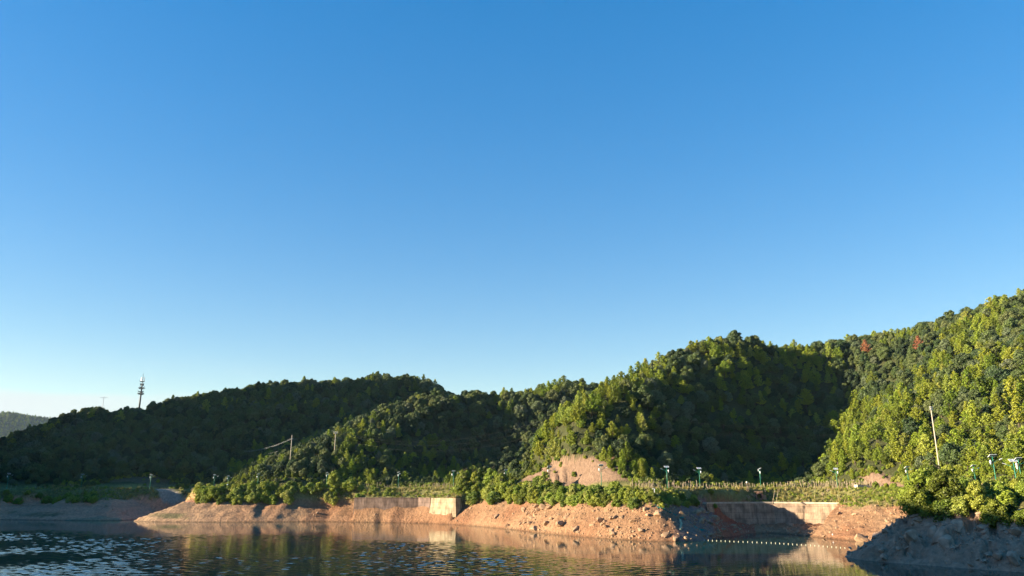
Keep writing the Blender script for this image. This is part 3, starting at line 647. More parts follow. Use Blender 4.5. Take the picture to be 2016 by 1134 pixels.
ax, ay, hh = ax[ok], ay[ok], hh[ok]
vis = visible(ax, ay, hh+9)
backlit = rng.random(len(ax)) < .03
keep = vis | backlit; ax, ay, hh = ax[keep], ay[keep], hh[keep]
pxs = CX+1518.8*ax/ay; nk = fbm(ax/30, ay/30, 3, 201)+rng.normal(0, .22, len(ax))
# pines dominate the near hillsides, round broadleaf crowns the long hill on the left
thr = np.where((pxs > 1000) & (ay < 420), .12, np.where(ay > 575, -1.2, -.12))
thr = np.where((pxs > 1620) & (hh < 70) & (ay < 360), .45, thr); thr = np.where((pxs > 1500) & (hh > 60) & (ay > 330), -.10, thr)
is_pine = nk < thr
thr = np.where((pxs > 1290) & (pxs < 1640) & (hh < 85), -.30, thr); thr = np.where(pxs < 450, -1.0, thr); is_pine = nk < thr  # fewer pines on central flank and left hill: darker broadleaf deepens their shade
crest = (ay > 560) & (rng.random(len(ax)) < .10); is_pine |= crest
sc = np.clip(rng.lognormal(-.08, .27, len(ax)), .45, 1.45) * np.interp(ay, [250, 330, 430, 560], [.92, .90, .88, 1.0])
foot = sstep(16.5, 24, hh); sc *= .55+.45*foot
kid = np.where(is_pine, 10+rng.integers(0, 5, len(ax)), rng.integers(0, 6, len(ax)))
size = sc*8/ay
prx, pry = project(ax, ay, hh+5*sc)
inf = (prx > 5) & (prx < 2011)
order = np.argsort(-np.where(vis[keep] & inf, size*(0.6+.4*(rng.random(len(ax)))), 0)); indiv = np.zeros(len(ax), bool)
for kd in (True, False):
    o_ = [i for i in order if is_pine[i] == kd][:(200 if kd else 130)]
    indiv[o_] = True
print('trees', len(ax), 'individual', indiv.sum())
def gn_scatter(name, pts, rots, scls, pids, protos):
    coll = bpy.data.collections.new(name+'_kinds')
    for i, me in enumerate(protos):
        o = bpy.data.objects.new('%s_kind_%03d' % (name, i), me); coll.objects.link(o)
    me = bpy.data.meshes.new(name); me.vertices.add(len(pts)); me.vertices.foreach_set('co', np.asarray(pts, np.float32).ravel())
    for nm, ty, dat in (('rotz', 'FLOAT', rots), ('scl', 'FLOAT', scls), ('pid', 'INT', pids)):
        a = me.attributes.new(nm, ty, 'POINT'); a.data.foreach_set('value', np.asarray(dat, np.int32 if ty == 'INT' else np.float32))
    ob = link(name, me)
    ng = bpy.data.node_groups.new(name+'_nodes', 'GeometryNodeTree'); ng.interface.new_socket('Geometry', in_out='INPUT', socket_type='NodeSocketGeometry'); ng.interface.new_socket('Geometry', in_out='OUTPUT', socket_type='NodeSocketGeometry')
    gi = ng.nodes.new('NodeGroupInput'); go = ng.nodes.new('NodeGroupOutput'); iop = ng.nodes.new('GeometryNodeInstanceOnPoints'); ci = ng.nodes.new('GeometryNodeCollectionInfo')
    ci.inputs['Collection'].default_value = coll; ci.inputs['Separate Children'].default_value = True; ci.inputs['Reset Children'].default_value = True
    iop.inputs['Pick Instance'].default_value = True
    def na(nm, ty):
        q_ = ng.nodes.new('GeometryNodeInputNamedAttribute'); q_.data_type = ty; q_.inputs['Name'].default_value = nm; return q_.outputs['Attribute']
    cx = ng.nodes.new('ShaderNodeCombineXYZ'); ng.links.new(na('rotz', 'FLOAT'), cx.inputs['Z'])
    ng.links.new(gi.outputs[0], iop.inputs['Points']); ng.links.new(ci.outputs[0], iop.inputs['Instance']); ng.links.new(na('pid', 'INT'), iop.inputs['Instance Index'])
    ng.links.new(cx.outputs[0], iop.inputs['Rotation']); ng.links.new(na('scl', 'FLOAT'), iop.inputs['Scale']); ng.links.new(iop.outputs[0], go.inputs[0])
    md = ob.modifiers.new('scatter', 'NODES'); md.node_group = ng
    return ob
st_ = ~indiv
protos = [k[0] for k in KINDS['broad']] + [k[0] for k in KINDS['pine']]
pid = np.where(kid >= 10, kid-10+6, kid)
fo = gn_scatter('forest', np.stack([ax, ay, hh-.6], 1)[st_], rng.uniform(0, 6.28, st_.sum()), sc[st_], pid[st_], protos)
tag(fo, 'dense mixed forest covering the hills behind the reservoir', 'forest', kind='stuff')
# far hill
def fhill(x, y): return -20 + 355*np.exp(-(((x+2290)/640)**2*.95 + ((y-3500)/620)**2)) + 60*np.exp(-(((x+3300)/500)**2 + ((y-3600)/700)**2)) + fbm(x/260, y/260, 4, 9)*42
fx_, fy_ = np.meshgrid(np.arange(-4400, -1000, 25.), np.arange(2500, 4700, 25.)); fi = np.arange(fx_.size).reshape(fx_.shape)
fme = np_mesh('hills', np.stack([fx_.ravel(), fy_.ravel(), fhill(fx_, fy_).ravel()], 1), np.stack([fi[:-1, :-1].ravel(), fi[:-1, 1:].ravel(), fi[1:, 1:].ravel(), fi[1:, :-1].ravel()], 1), [mat_plain('far_forest_floor', (.05, .06, .025), .95, .1, .3, .02)])
fme.polygons.foreach_set('use_smooth', np.ones(len(fme.polygons), bool)); tag(link('hills', fme), kind='structure')
bx, by = jitter_grid(-3300, -1500, 2700, 3600, 17); bh = fhill(bx, by); sel = (bh > 90) & (bx > -.72*by) & (by < 3560)
bf = gn_scatter('distant_forest', np.stack([bx, by, bh-1], 1)[sel], rng.uniform(0, 6.28, sel.sum()), rng.uniform(1.5, 2.6, sel.sum()), rng.integers(0, 11, sel.sum()), protos)
tag(bf, 'hazy wooded hill far behind the left end of the valley', 'forest', kind='stuff')

# landmark driven wording for the trees
def where(px, py, d):
    if px < 420: base = 'on the dark far left hill'
    elif d > 560: base = 'on the high dark hill'
    elif px < 700 and d < 470: base = 'on the two-pole spur'
    elif px < 1040 and d > 360: base = 'on the middle ridge'
    elif px < 1260 and py > 860: base = 'above the rock cutting'
    elif px < 1200: base = 'on the central hill shoulder'
    elif px < 1440 and py < 760: base = 'near the central summit'
    elif px < 1440: base = 'on the dark central flank'
    elif px < 1650 and py < 740: base = 'on the skyline saddle'
    elif px < 1650: base = 'in the dark ravine'
    elif py < 700: base = 'under the right skyline'
    elif px < 1760: base = 'edging the right hill'
    elif px < 1835 and py < 860: base = 'left of the leaning pole'
    elif py < 800: base = 'above the leaning pole'
    elif px < 1930 and py < 900: base = 'right of the leaning pole'
    elif py < 900: base = 'above the green lamps'
    else: base = 'beside the right road'
    return base
lab_count = {}
first = {}
def put_tree(kd, v, x, y, z, s, rz, label=None, cat='tree', grp=None, name=None, table=KINDS, sx=1.0):
    crown, trunk, h = table[kd][v] if table is KINDS else table[v]
    key = (kd, v)
    if key not in first:
        t = empty(name, (x, y, z), rz, (s*sx, s*sx, s)); link('trunk', trunk, t); link('crown', crown, t); first[key] = t
    else:
        t = copy_tree(first[key]); t.location = (x, y, z); t.rotation_euler = (0, 0, rz); t.scale = (s*sx, s*sx, s); t.name = name
    for k_ in list(t.keys()): del t[k_]
    tag(t, label, cat, grp)
    return t
for i in np.nonzero(indiv)[0]:
    pine = kid[i] >= 10; v = int(kid[i] % 10)
    size_w = 'tall' if sc[i] > .92 else ('young' if sc[i] < .62 else 'medium sized')
    form = ('tufted pine' if v in (0, 2, 4) else 'narrow pine') if pine else ('round broadleaf tree' if v in (0, 2, 5) else 'upright broadleaf tree')
    lb = '%s %s %s' % (size_w, form, where(prx[i], pry[i], ay[i]))
    lb = ' '.join(lb.split()[:16])
    put_tree('pine' if pine else 'broad', v, ax[i], ay[i], hh[i]-.3, sc[i], rng.uniform(0, 6.28), lb, 'tree', ('pines ' if pine else 'broadleaf trees ')+where(prx[i], pry[i], ay[i]), 'pine_tree' if pine else 'broadleaf_tree')
# special single trees
def ground_at(px, d): x, y = xy(px, d); return x, y, H1(x, y)
def skyd(px, py, d0, d1):
    # distance at which the sight line through a pixel meets the ground
    for d in np.arange(d0, d1, 2.0):
        x, y, z = at(px, py, d)
        if H1(x, y, False) > z: return d
    return d1
for px, py, lb in ((1735, 690, 'rusty brown dead pine on the skyline of the right hill'), (1845, 672, 'rusty brown dead pine below the skyline, the more rightward of two')):
    d = skyd(px, py, 330, 520); x, y, z = ground_at(px, d); s = 1.25
    put_tree('dead', 0, x, y-2, z+1.0, s, .4, lb, 'tree', None, 'dead_pine_tree')
x, y, z = ground_at(966, 380); put_tree('yellow', 0, x, y, z+.6, 1.9, .4, 'small tree turning yellow and orange behind the left bushes of the rocky headland', 'tree', None, 'yellowing_tree')
for px, py, lb in ((1600, 815, 'lone sunlit pale green pine standing out in the dark ravine'), (1478, 748, 'sunlit pine standing alone below the central summit'), (1440, 752, 'small sunlit pine left of the lone pine below the central summit')):
    d = skyd(px, py, 340, 520); x, y, z = ground_at(px, d); put_tree('pine', 2, x, y-3, z, 1.5 if px == 1600 else 1.1, .4, lb, 'tree', None, 'pine_tree')
d = skyd(262, 812, 500, 720); x, y, z = ground_at(262, d)
bt = empty('bare_tree', (x, y, z)); tag(bt, 'thin pale leafless looking tree on the skyline beside the antenna tower', 'tree')
random.seed(5); mb = MB(); mb.tube([(0, 0, -2), (.2, 0, 5), (.6, 0, 9)], [.32, .26, .18], 7); mb.tube([(1.6, 0, -2), (1.8, 0, 5), (2.2, 0, 8)], [.25, .2, .14], 7); tips = []
for i in range(16):
    a = random.uniform(0, 6.28); z0 = random.uniform(6, 9); L = random.uniform(3, 5.5); e = (.6+math.cos(a)*L, math.sin(a)*L*.8, z0+random.uniform(1.5, 6)); tips.append(e)
    mb.tube([(.5, 0, z0), ((.6+e[0])/2, e[1]/2, (z0+e[2])/2+.3), e], [.13, .09, .05], 5)
mb.build('trunk', M['stake'], bt)
r = np.random.default_rng(3); cs = np.concatenate([np.array(e)+r.normal(0, .55, (22, 3))*np.array([1.3, 1.3, .4]) for e in tips]); v, f = leaf_quads(cs, np.tile([[0, 0, 1.0]], (len(cs), 1)), .3, r)
link('crown', np_mesh('crown', v, f, [M['broad']]), bt)

# ------------------------------------------------------------------ bushes on the top of the banks
def bank_of(px, frac):
    # point on the sight line direction px, at a fraction of the strip between bare bank and road
    k = (px-CX)/1518.8
    ys_ = np.arange(120, 440, .8); h_, d_, r_, w_ = height(ys_*k, ys_, False, True)
    return k, ys_, h_, d_, r_, w_
nbush = 0
def add_bush(x, y, s, lb, grp, kind='low', v=None, zz=None, squash=1.0):
    global nbush
    z = H1(x, y) if zz is None else zz; nbush += 1
    if kind == 'low':
        v = random.randrange(5) if v is None else v
        o = link('bush', BUSH[v], None, (x, y, z-.35*s), (0, 0, random.uniform(0, 6.28)), (s, s, s*squash)); tag(o, lb, 'bush', grp)
    else:
        v = random.randrange(3) if v is None else v
        o = put_tree('tallbush', v, x, y, z-.2, s, random.uniform(0, 6.28), lb, 'bush', grp, 'tall_bush', TALLBUSH)
        o['label'] = lb; o['category'] = 'bush'
        if grp: o['group'] = grp
    return o
random.seed(11)
zones = [  # px range, spacing m, scale range, height band of the ground, tall share, words
    (-20, 195, 4.0, (.8, 1.4), (8.0, 15.5), 0, 'shaded leafy bush on the far left bank', 'bushes on the far left bank'),
    (388, 480, 3.0, (1.05, 1.5), (8.3, 16.5), .05, 'sunlit round bush near the left headland tip', 'bushes on the left headland tip'),
    (480, 600, 3.0, (1.05, 1.65), (8.5, 16.5), .08, 'yellow green bush along the left headland', 'bushes along the left headland'),
    (600, 692, 3.0, (1.3, 2.0), (8.5, 15.5), .15, 'dark bush right on the left headland', 'bushes at the right end of the left headland'),
    (690, 790, 4.6, (.6, 1.0), (11.5, 15.5), 0, 'low dark bush above the long shaded retaining wall', 'bushes above the shaded wall'),
    (900, 990, 3.3, (1.2, 1.8), (8.6, 15.6), .5, 'tall sunlit bush left on the rocky headland', 'bushes left on the rocky headland'),
    (990, 1090, 3.2, (.95, 1.4), (8.9, 15.6), .35, 'leafy bush below the cutting\'s left edge', 'bushes below the rock cutting left'),
    (1090, 1200, 2.9, (.95, 1.4), (9.6, 15.2), .15, 'sunlit bush below the rock cutting', 'bushes below the rock cutting'),
    (1200, 1262, 2.9, (.85, 1.3), (9.6, 15.2), .1, 'bush near the gauge post', 'bushes near the gauge post'),
    (1262, 1372, 2.7, (.65, 1.0), (9.8, 14.3), 0, 'low bush on the rocky headland\'s shaded shoulder', 'bushes on the right shoulder of the rocky headland'),
    (1372, 1450, 5.2, (.5, .8), (11, 15.2), 0, 'small bush in the grass left of the culvert', 'bushes left of the culvert'),
]
for (p0, p1, sp, (s0, s1), (z0, z1), tall, lb, grp) in zones:
    xa, xb = sorted((xy(p0, 400)[0], xy(p1, 400)[0])); y0, y1 = 225, 425
    X_, Y_ = jitter_grid(-300, 140, y0, y1, sp); h_, d_, r_, w_ = height(X_, Y_, False, True); P_x = CX+1518.8*X_/Y_
    fore = Y_ < 378 if p0 > 860 else Y_ > 345
    m = (P_x > p0) & (P_x < p1) & (h_ > z0) & (h_ < z1) & (d_ > 5) & (r_ > 3.2) & fore & (d_ < 52)
    if p0 > 860: m &= Y_ < np.interp(P_x, RD[:, 0]/RD[:, 1]*1518.8+CX, RD[:, 1])-3.5
    else: m &= Y_ < np.interp(P_x, RD[:, 0]/RD[:, 1]*1518.8+CX, RD[:, 1])-3
    for x, y in zip(X_[m], Y_[m]):
        s = random.uniform(s0, s1); t = random.random() < tall
        w_s = 'large' if s > (s0+s1)/2+.1*(s1-s0) else 'smaller'
        add_bush(x, y, s*(.95 if t else 1), ('%s %s' % (w_s, lb)) if not t else 'tree like '+lb.replace('tall ', ''), grp, 'tall' if t else 'low')
# big foreground thicket above the dark rock on the right
X_, Y_ = jitter_grid(88, 150, 165, 245, 3.7); h_, d_, r_, w_ = height(X_, Y_, False, True); P_x = CX+1518.8*X_/Y_
m = (P_x > 1792) & (P_x < 2050) & (d_ > 11) & (r_ > 3) & (h_ < 17) & (Y_ < np.interp(P_x, RD[:, 0]/RD[:, 1]*1518.8+CX, RD[:, 1])-3)
for x, y in zip(X_[m], Y_[m]):
    P = CX+1518.8*x/y; lim = {0: 1}; left = P < 1872
    tall = random.random() < (.55 if left else .12)
    s = random.uniform(1.25, 1.75) if left else random.uniform(.9, 1.35)
    add_bush(x, y, s, ('tall feathery bush over the dark rock\'s middle' if left else 'tall bush under the green lamps') if tall else ('spreading olive bush over the dark rock\'s middle' if left else 'spreading bush under the green lamps'),
             'thicket over the dark rock left part' if left else 'thicket over the dark rock right part', 'tall' if tall else 'low')
x, y, z = ground_at(1818, 212); put_tree('pine', 2, x, y, z, 1.25, 2.2, 'feathery green tree at the left side of the tallest one in the thicket', 'tree', None, 'feathery_tree')
x, y, z = ground_at(1842, 206); put_tree('pine', 4, x, y, z, 1.6, 1.0, 'tall feathery green tree rising from the thicket below the leaning pole', 'tree', None, 'feathery_tree')
for px, d, s, lb in ((1725, 283, 1.0, 'round bright green bush beside the pale concrete block'), (1745, 281, .8, 'smaller green bush right of the round bright green bush'), (1760, 276, .9, 'olive bush at the left foot of the thicket'),
                     (1404, 292, .55, 'pale yellow tuft like bush in the shaded grass above the wall'), (572, 399, 1.7, 'conical sunlit bush taller than its neighbours on the left headland'), (1260, 322, 1.7, 'overhanging bush at the right top of the bare rock cutting')):
    x, y = xy(px, d); add_bush(x, y, s, lb, None, 'low')
print('bushes', nbush)
# terraces with low scrub on the lower spur, roadside thickets and grass: uncountable cover
gX, gY = jitter_grid(-270, 150, 180, 450, 1.15)
h_, d_, r_, w_ = height(gX, gY, False, True); gp = CX+1518.8*gX/gY
gm = (d_ > 6) & (h_ > 9.7) & (h_ < 17.5) & (r_ > 3.3) & (gp > -20) & (gp < 2040) & ~incut(gX, gY) & (rng.random(len(gX)) < .75)
_, dwr, okr = None, None, None
for w in (wallR, wallL):
    dw, wp, okk = wall_dist(gX, gY, w); gm &= ~(okk & (np.abs(dw) < 1.3))
gX, gY, h_ = gX[gm], gY[gm], h_[gm]
def grass_clump(seed, n_=46, hgt=.75, sp=.55):
    r = np.random.default_rng(seed); V = []
    for i in range(n_):
        b = np.array([*r.normal(0, sp*.5, 2), -.1]); t = b + np.array([*r.normal(0, .28, 2), hgt*(.5+.7*r.random())]); a = r.uniform(0, 3.14); u = np.array([math.cos(a), math.sin(a), 0])*.07
        V += [b-u, b+u, t+u*.4, t-u*.4]
    return np_mesh('grass_clump', V, np.arange(4*n_).reshape(-1, 4), [M['grass']])
def weed(seed):
    r = np.random.default_rng(seed); d = rdir(r, 70, .6); c = np.array([0, 0, .5]) + d*np.array([.7, .7, .6])*(.3+.7*r.random((70, 1))); v, f = leaf_quads(c, d, .17, r); return np_mesh('weed', v, f, [M['bush']])
gprot = [grass_clump(1), grass_clump(2, 60, 1.0), grass_clump(3, 40, 1.35, .4), weed(4), weed(5)]
gk = np.where(fbm(gX/7, gY/7, 3, 301)+rng.normal(0, .2, len(gX)) > .12, 3+rng.integers(0, 2, len(gX)), rng.integers(0, 3, len(gX)))
go_ = gn_scatter('grass', np.stack([gX, gY, height(gX, gY)-.05], 1), rng.uniform(0, 6.28, len(gX)), rng.uniform(.55, 1.15, len(gX)), gk, gprot)
tag(go_, 'dry grass and low weeds along the lakeside road and bank tops', 'grass', kind='stuff')
# undergrowth at the foot of the hills
uX, uY = jitter_grid(-260, 180, 200, 470, 2.2); h_, d_, r_, w_ = height(uX, uY, True, True); up_ = CX+1518.8*uX/uY
um = (r_ > 7) & (h_ > 15.2) & (h_ < np.where(up_ < 1000, 24, np.where(up_ < 1270, 38, 27))) & (up_ > -20) & (up_ < 2040) & (~incut(uX, uY, h_) | (rng.random(len(uX)) < .10)) & (d_ > 22) & (uY > np.interp(up_, RD[:, 0]/RD[:, 1]*1518.8+CX, RD[:, 1])) & (rng.random(len(uX)) < np.clip((h_-14.5)/3, .25, 1)*.8)
uo = gn_scatter('undergrowth', np.stack([uX, uY, h_-.3], 1)[um], rng.uniform(0, 6.28, um.sum()), rng.uniform(.35, .85, um.sum()), rng.integers(0, 5, um.sum()), BUSH)
tag(uo, 'tangled scrub along the foot of the hills behind the road', 'undergrowth', kind='stuff')

# ------------------------------------------------------------------ boulders and rubble
def rock_mesh(seed, mat, sub=2):
    import bmesh
    bm = bmesh.new(); bmesh.ops.create_icosphere(bm, subdivisions=sub, radius=1); r = random.Random(seed)
    planes = [(Vector((r.gauss(0, 1), r.gauss(0, 1), r.gauss(0, 1))).normalized(), r.uniform(.45, .8)) for _ in range(9)]
    for v in bm.verts:
        for nn_, dd_ in planes:
            q_ = v.co.dot(nn_)
            if q_ > dd_: v.co -= nn_*(q_-dd_)
        v.co *= 1 + r.uniform(-.04, .04)
    me = bpy.data.meshes.new('rock'); bm.to_mesh(me); bm.free(); me.materials.append(mat); return me
ROCK = [rock_mesh(i, M['stone']) for i in range(6)]; GROCK = [rock_mesh(i+20, M['greystone']) for i in range(6)]
SROCK = [rock_mesh(i+40, M['stone'], 1) for i in range(5)] + [rock_mesh(i+50, M['greystone'], 1) for i in range(3)]
kX, kY = jitter_grid(-280, 140, 140, 430, 1.0); h_, d_, r_, w_ = height(kX, kY, True, True); kp = CX+1518.8*kX/kY
dens = np.where(kp < 380, .05, np.where(kp < 740, .10, np.where(kp < 900, .12, np.where(kp < 1030, .35, np.where(kp < 1420, .95, .22)))))
fgk = (kY < 212) & (kX > 60); dens = np.where(fgk, .8, dens)
km = (d_ > .3) & (h_ < 10.8) & (rng.random(len(kX)) < dens*(.65+fbm(kX/9, kY/9, 3, 401)*1.3)) & (kp > -20) & (kp < 2040)
for w in (wallR, wallL):
    dw, wp, okk = wall_dist(kX, kY, w); km &= ~(okk & (np.abs(dw) < 2.2))
kX, kY, h_, kp, fgk = kX[km], kY[km], h_[km], kp[km], fgk[km]
ks = .16 + rng.pareto(2.3, len(kX))*.14; ks = np.minimum(ks, 1.35)*np.where(fgk, 1.5, np.where(kp < 900, .7, np.where(kp < 1030, 1.0, 1.3))); ks = np.where(h_ < 1.0, ks*1.35, ks)
app = ks/kY; od = np.argsort(-app); big = od[:230]; rest = od[230:]
def rub(ii): return np.stack([kX, kY, h_+ks*.18], 1)[ii]
ro = gn_scatter('rubble', rub(rest), rng.uniform(0, 6.28, len(rest)), ks[rest], np.where(fgk[rest], 5+rng.integers(0, 3, len(rest)), rng.integers(0, 5, len(rest))), SROCK)
tag(ro, 'loose rubble strewn over the bare reservoir banks', 'rubble', kind='stuff')
for i in big:
    s = float(ks[i]); P = kp[i]; fg_ = bool(fgk[i])
    szw = 'big' if s > .85 else ('squat' if s > .55 else 'small')
    if fg_: wd = 'on the dark foreground %s' % ('tip' if P < 1790 else ('right end' if P > 1930 else 'slope'))
    elif P < 740: wd = 'under the left headland bushes'
    elif P < 950: wd = 'below the bright masonry block'
    elif P < 1100: wd = 'on the rocky headland\'s left'
    elif P < 1230: wd = 'on the rocky headland\'s middle'
    elif P < 1400: wd = 'on the rocky headland\'s right'
    elif P < 1560: wd = 'below the curved wall'
    else: wd = 'on the orange bank'
    lvl = 'waterside' if h_[i] < 1.3 else ('upslope' if h_[i] > 7.5 else 'midslope')
    o = link('boulder', (GROCK if fg_ else ROCK)[int(rng.integers(0, 6))], None, (kX[i], kY[i], h_[i]+s*.2), tuple(rng.uniform(-.5, .5, 2))+(float(rng.uniform(0, 6.28)),), (s*float(rng.uniform(.9, 1.5)), s, s*float(rng.uniform(.55, .85))))
    tag(o, ('%s %s %s boulder %s' % (szw, 'grey' if fg_ else 'tan', lvl, wd)), 'boulder', 'boulders %s %s' % (lvl, wd))
# outcropping slabs of the dark foreground rock
for i, (px, py, sc_, rot, lb) in enumerate([(1852, 1075, (2.6, 1.6, 3.2), .3, 'jutting grey rock slab in the middle of the dark foreground slope'), (1838, 1062, (1.5, 1.2, 3.0), -.2, 'narrow leaning grey rock slab left of the middle of the foreground slope'),
        (1885, 1060, (1.8, 1.4, 2.4), .5, 'blocky grey outcrop right of the jutting slab on the foreground slope'), (1800, 1085, (2.4, 1.4, 1.8), .1, 'broad low grey outcrop left of the jutting slab'), (1870, 1095, (2.2, 1.4, 1.8), .6, 'cracked grey outcrop below the jutting slab near the water'), (1950, 1108, (1.3, 1.1, 1.0), .2, 'pale block shaped rock at the waterline near the right frame edge'),
        (1812, 1040, (1.3, 1.1, 1.2), .2, 'sunlit tan boulder with a dark hollow on the foreground ridge top'), (1762, 1036, (1.0, .9, .9), .2, 'small sunlit boulder at the left of the foreground ridge top')]):
    d = skyd(px, py, 130, 260); x, y, z = at(px, py, d+.4)
    o = link('rock_outcrop', (ROCK if i > 5 else GROCK)[i % 6], None, (x, y, H1(x, y)), (rot, rot*.6, rot*5), sc_); tag(o, lb, 'rock')
x, y, z = at(945, 1031.5, 348); o = link('boulder', ROCK[2], None, (x, y+2, .3), (.3, .2, 1), (2.0, 1.2, .9)); tag(o, 'flat tan boulder lying at the waterline left on the rocky headland', 'boulder')
for px, py, s_ in ((1135, 1050, 1.3), (1310, 1061, 1.4), (1330, 1062, 1.2), (1262, 1056, .9), (1205, 1048, 1.0)):
    d = skyd(px, py, 200, 330); x, y, z = at(px, py, d); o = link('boulder', ROCK[px % 6], None, (x, y, H1(x, y)+.1), (.3, .4, px), (s_*1.6, s_, s_*.8)); tag(o, 'big tan waterside boulder %s' % ('at the far right tip' if px > 1320 else 'just left of the far right tip' if px > 1300 else 'right of centre' if px > 1230 else 'below the gap in the bushes' if px > 1180 else 'below the centre of the rock cutting'), 'boulder')

# ------------------------------------------------------------------ solar street lamps
def make_lamp():
    t = empty('street_lamp', (0, 0, 0))
    mb = MB(); mb.tube([(0, 0, -.8), (0, 0, .9)], [.17, .17], 10); mb.tube([(0, 0, .9), (0, 0, 7.6)], [.115, .075], 10); mb.build('pole', M['green_paint'], t, True)
    mb = MB(); mb.box((0, 0, .02), (.5, .5, .06)); mb.build('base_plate', M['steel'], t)
    mb = MB(); mb.tube([(0, 0, 6.3), (.5, 0, 6.5), (1.5, 0, 6.95)], [.06, .055, .045], 8); mb.tube([(0, 0, 5.7), (.35, 0, 6.0), (.55, 0, 6.5)], .03, 6); arm = mb.build('arm', M['green_paint'], t, True)
    mb = MB(); mb.box((1.85, 0, 7.08), (.85, .30, .11), Euler((0, -.38, 0)), taper=.8); mb.build('lamp_head', M['white_paint'], arm)
    mb = MB(); mb.tube([(0, 0, 5.0), (-.35, 0, 5.25), (-.62, 0, 5.7), (-.62, 0, 5.95)], [.05, .045, .04, .035], 8); mb.tube([(0, 0, 6.0), (-.3, 0, 5.9), (-.6, 0, 5.75)], .025, 6); br = mb.build('lantern_bracket', M['green_paint'], t, True)
    mb = MB(); mb.ball((-.62, 0, 6.45), .23, (1, 1, 1.75), 12, 9); mb.tube([(-.62, 0, 5.88), (-.62, 0, 6.05)], [.1, .17], 8); mb.build('lantern', M['glass'], br, True)
    R = Euler((math.radians(-28), 0, 0))
    mb = MB(); mb.box((-.40, 0, 7.8), (.72, 1.15, .05), R); mb.box((.40, 0, 7.8), (.72, 1.15, .05), R); sp_ = mb.build('solar_panel', M['panel'], t)
    mb = MB(); mb.box((0, 0, 7.72), (1.5, .08, .06)); mb.tube([(0, 0, 7.4), (0, 0, 7.78)], .05, 6)
    for sx in (-.40, .40):
        for e_ in (-.37, .37): mb.box(Vector((sx+e_, 0, 7.8)), (.03, 1.2, .09), R)
        for e_ in (-.59, .59): mb.box(Vector((sx, 0, 7.8)) + R.to_matrix() @ Vector((0, e_, 0)), (.77, .03, .09), R)
    mb.build('panel_frame', M['white_paint'], sp_)
    return t
lamp0 = make_lamp(); lfirst = True
lamps = [  # px, base distance, py of the top, heading, label
    (18, 428, 932, .1, 'street lamp at the far left frame edge above the shaded bank'), (163, 430, 933.5, .3, 'faint street lamp above the dark bushes of the far left bank'), (298, 432, 934, -.3, 'faint street lamp before the shaded rock face at the left'),
    (423, 404, 934.5, .0, 'street lamp at the left end of the left headland'), (450, 402, 937, .1, 'dim street lamp just right of the one at the left headland tip'), (509, 399, 933, .4, 'street lamp in front of the bright green mound'),
    (644, 399, 930, 1.5, 'white topped street lamp at the right end of the left headland'), (785, 394, 929, 1.4, 'dim street lamp above the long shaded retaining wall'), (893, 374, 927, .1, 'sunlit street lamp above the bright masonry block'),
    (996, 362, 925, .2, 'street lamp half hidden by bushes left of the rock cutting'), (1082, 327, 918, .2, 'street lamp in front of the left part of the bare rock cutting'), (1183, 297, 915, .1, 'street lamp in front of the right part of the bare rock cutting'),
    (1312, 285, 918, 3.2, 'sunlit street lamp right of the rock cutting with its arm to the left'), (1376, 297, 921, 3.2, 'dim street lamp second right of the rock cutting'), (1495, 313, 922, 1.5, 'white topped street lamp above the culvert'),
    (1645, 303, 922, 2.8, 'street lamp above the right end of the curved wall'), (1785, 272, 919, .3, 'street lamp against the bare slope left of the feathery tree'), (1916, 226, 916, .2, 'street lamp top above the small red rock face'),
    (1953, 196, 896, .0, 'tall green street lamp leaning into view left of the pair at the right edge'), (1994, 204, 905, 2.9, 'green street lamp between the two tallest ones at the right edge'), (2004, 190, 902, .0, 'green street lamp nearest to the right frame edge')]
for i, (px, d, pt, rz, lb) in enumerate(lamps):
    o = lamp0 if i == 0 else copy_tree(lamp0)
    xt, yt, zt = at(px, pt, d); z0 = H1(xt, yt)-.05; s = (zt-z0)/7.95; s = min(max(s, .78), 1.25)
    o.location = (xt, yt, zt-7.95*s); o.rotation_euler = (0, 0, rz); o.scale = (s, s, s); tag(o, lb, 'street lamp', 'solar street lamps along the lakeside road')
# small post lamps / cameras
for px, d, pt, lb in ((1470, 304, 948, 'short post with a white head left of the street lamp above the culvert'), (448, 397, 953, 'short post with a white box at the foot of the dim headland lamp')):
    x, y, z = at(px, pt, d); z0 = H1(x, y); t = empty('post_light', (x, y, z0)); mb = MB(); mb.tube([(0, 0, -.3), (0, 0, z-z0-.5)], [.09, .07], 8); mb.build('post', M['stake'], t, True)
    mb = MB(); mb.tube([(0, 0, z-z0-.7), (0, 0, z-z0-.25), (0, 0, z-z0)], [.13, .36, .22], 10); mb.build('head', M['white_paint'], t, True); tag(t, lb, 'post')

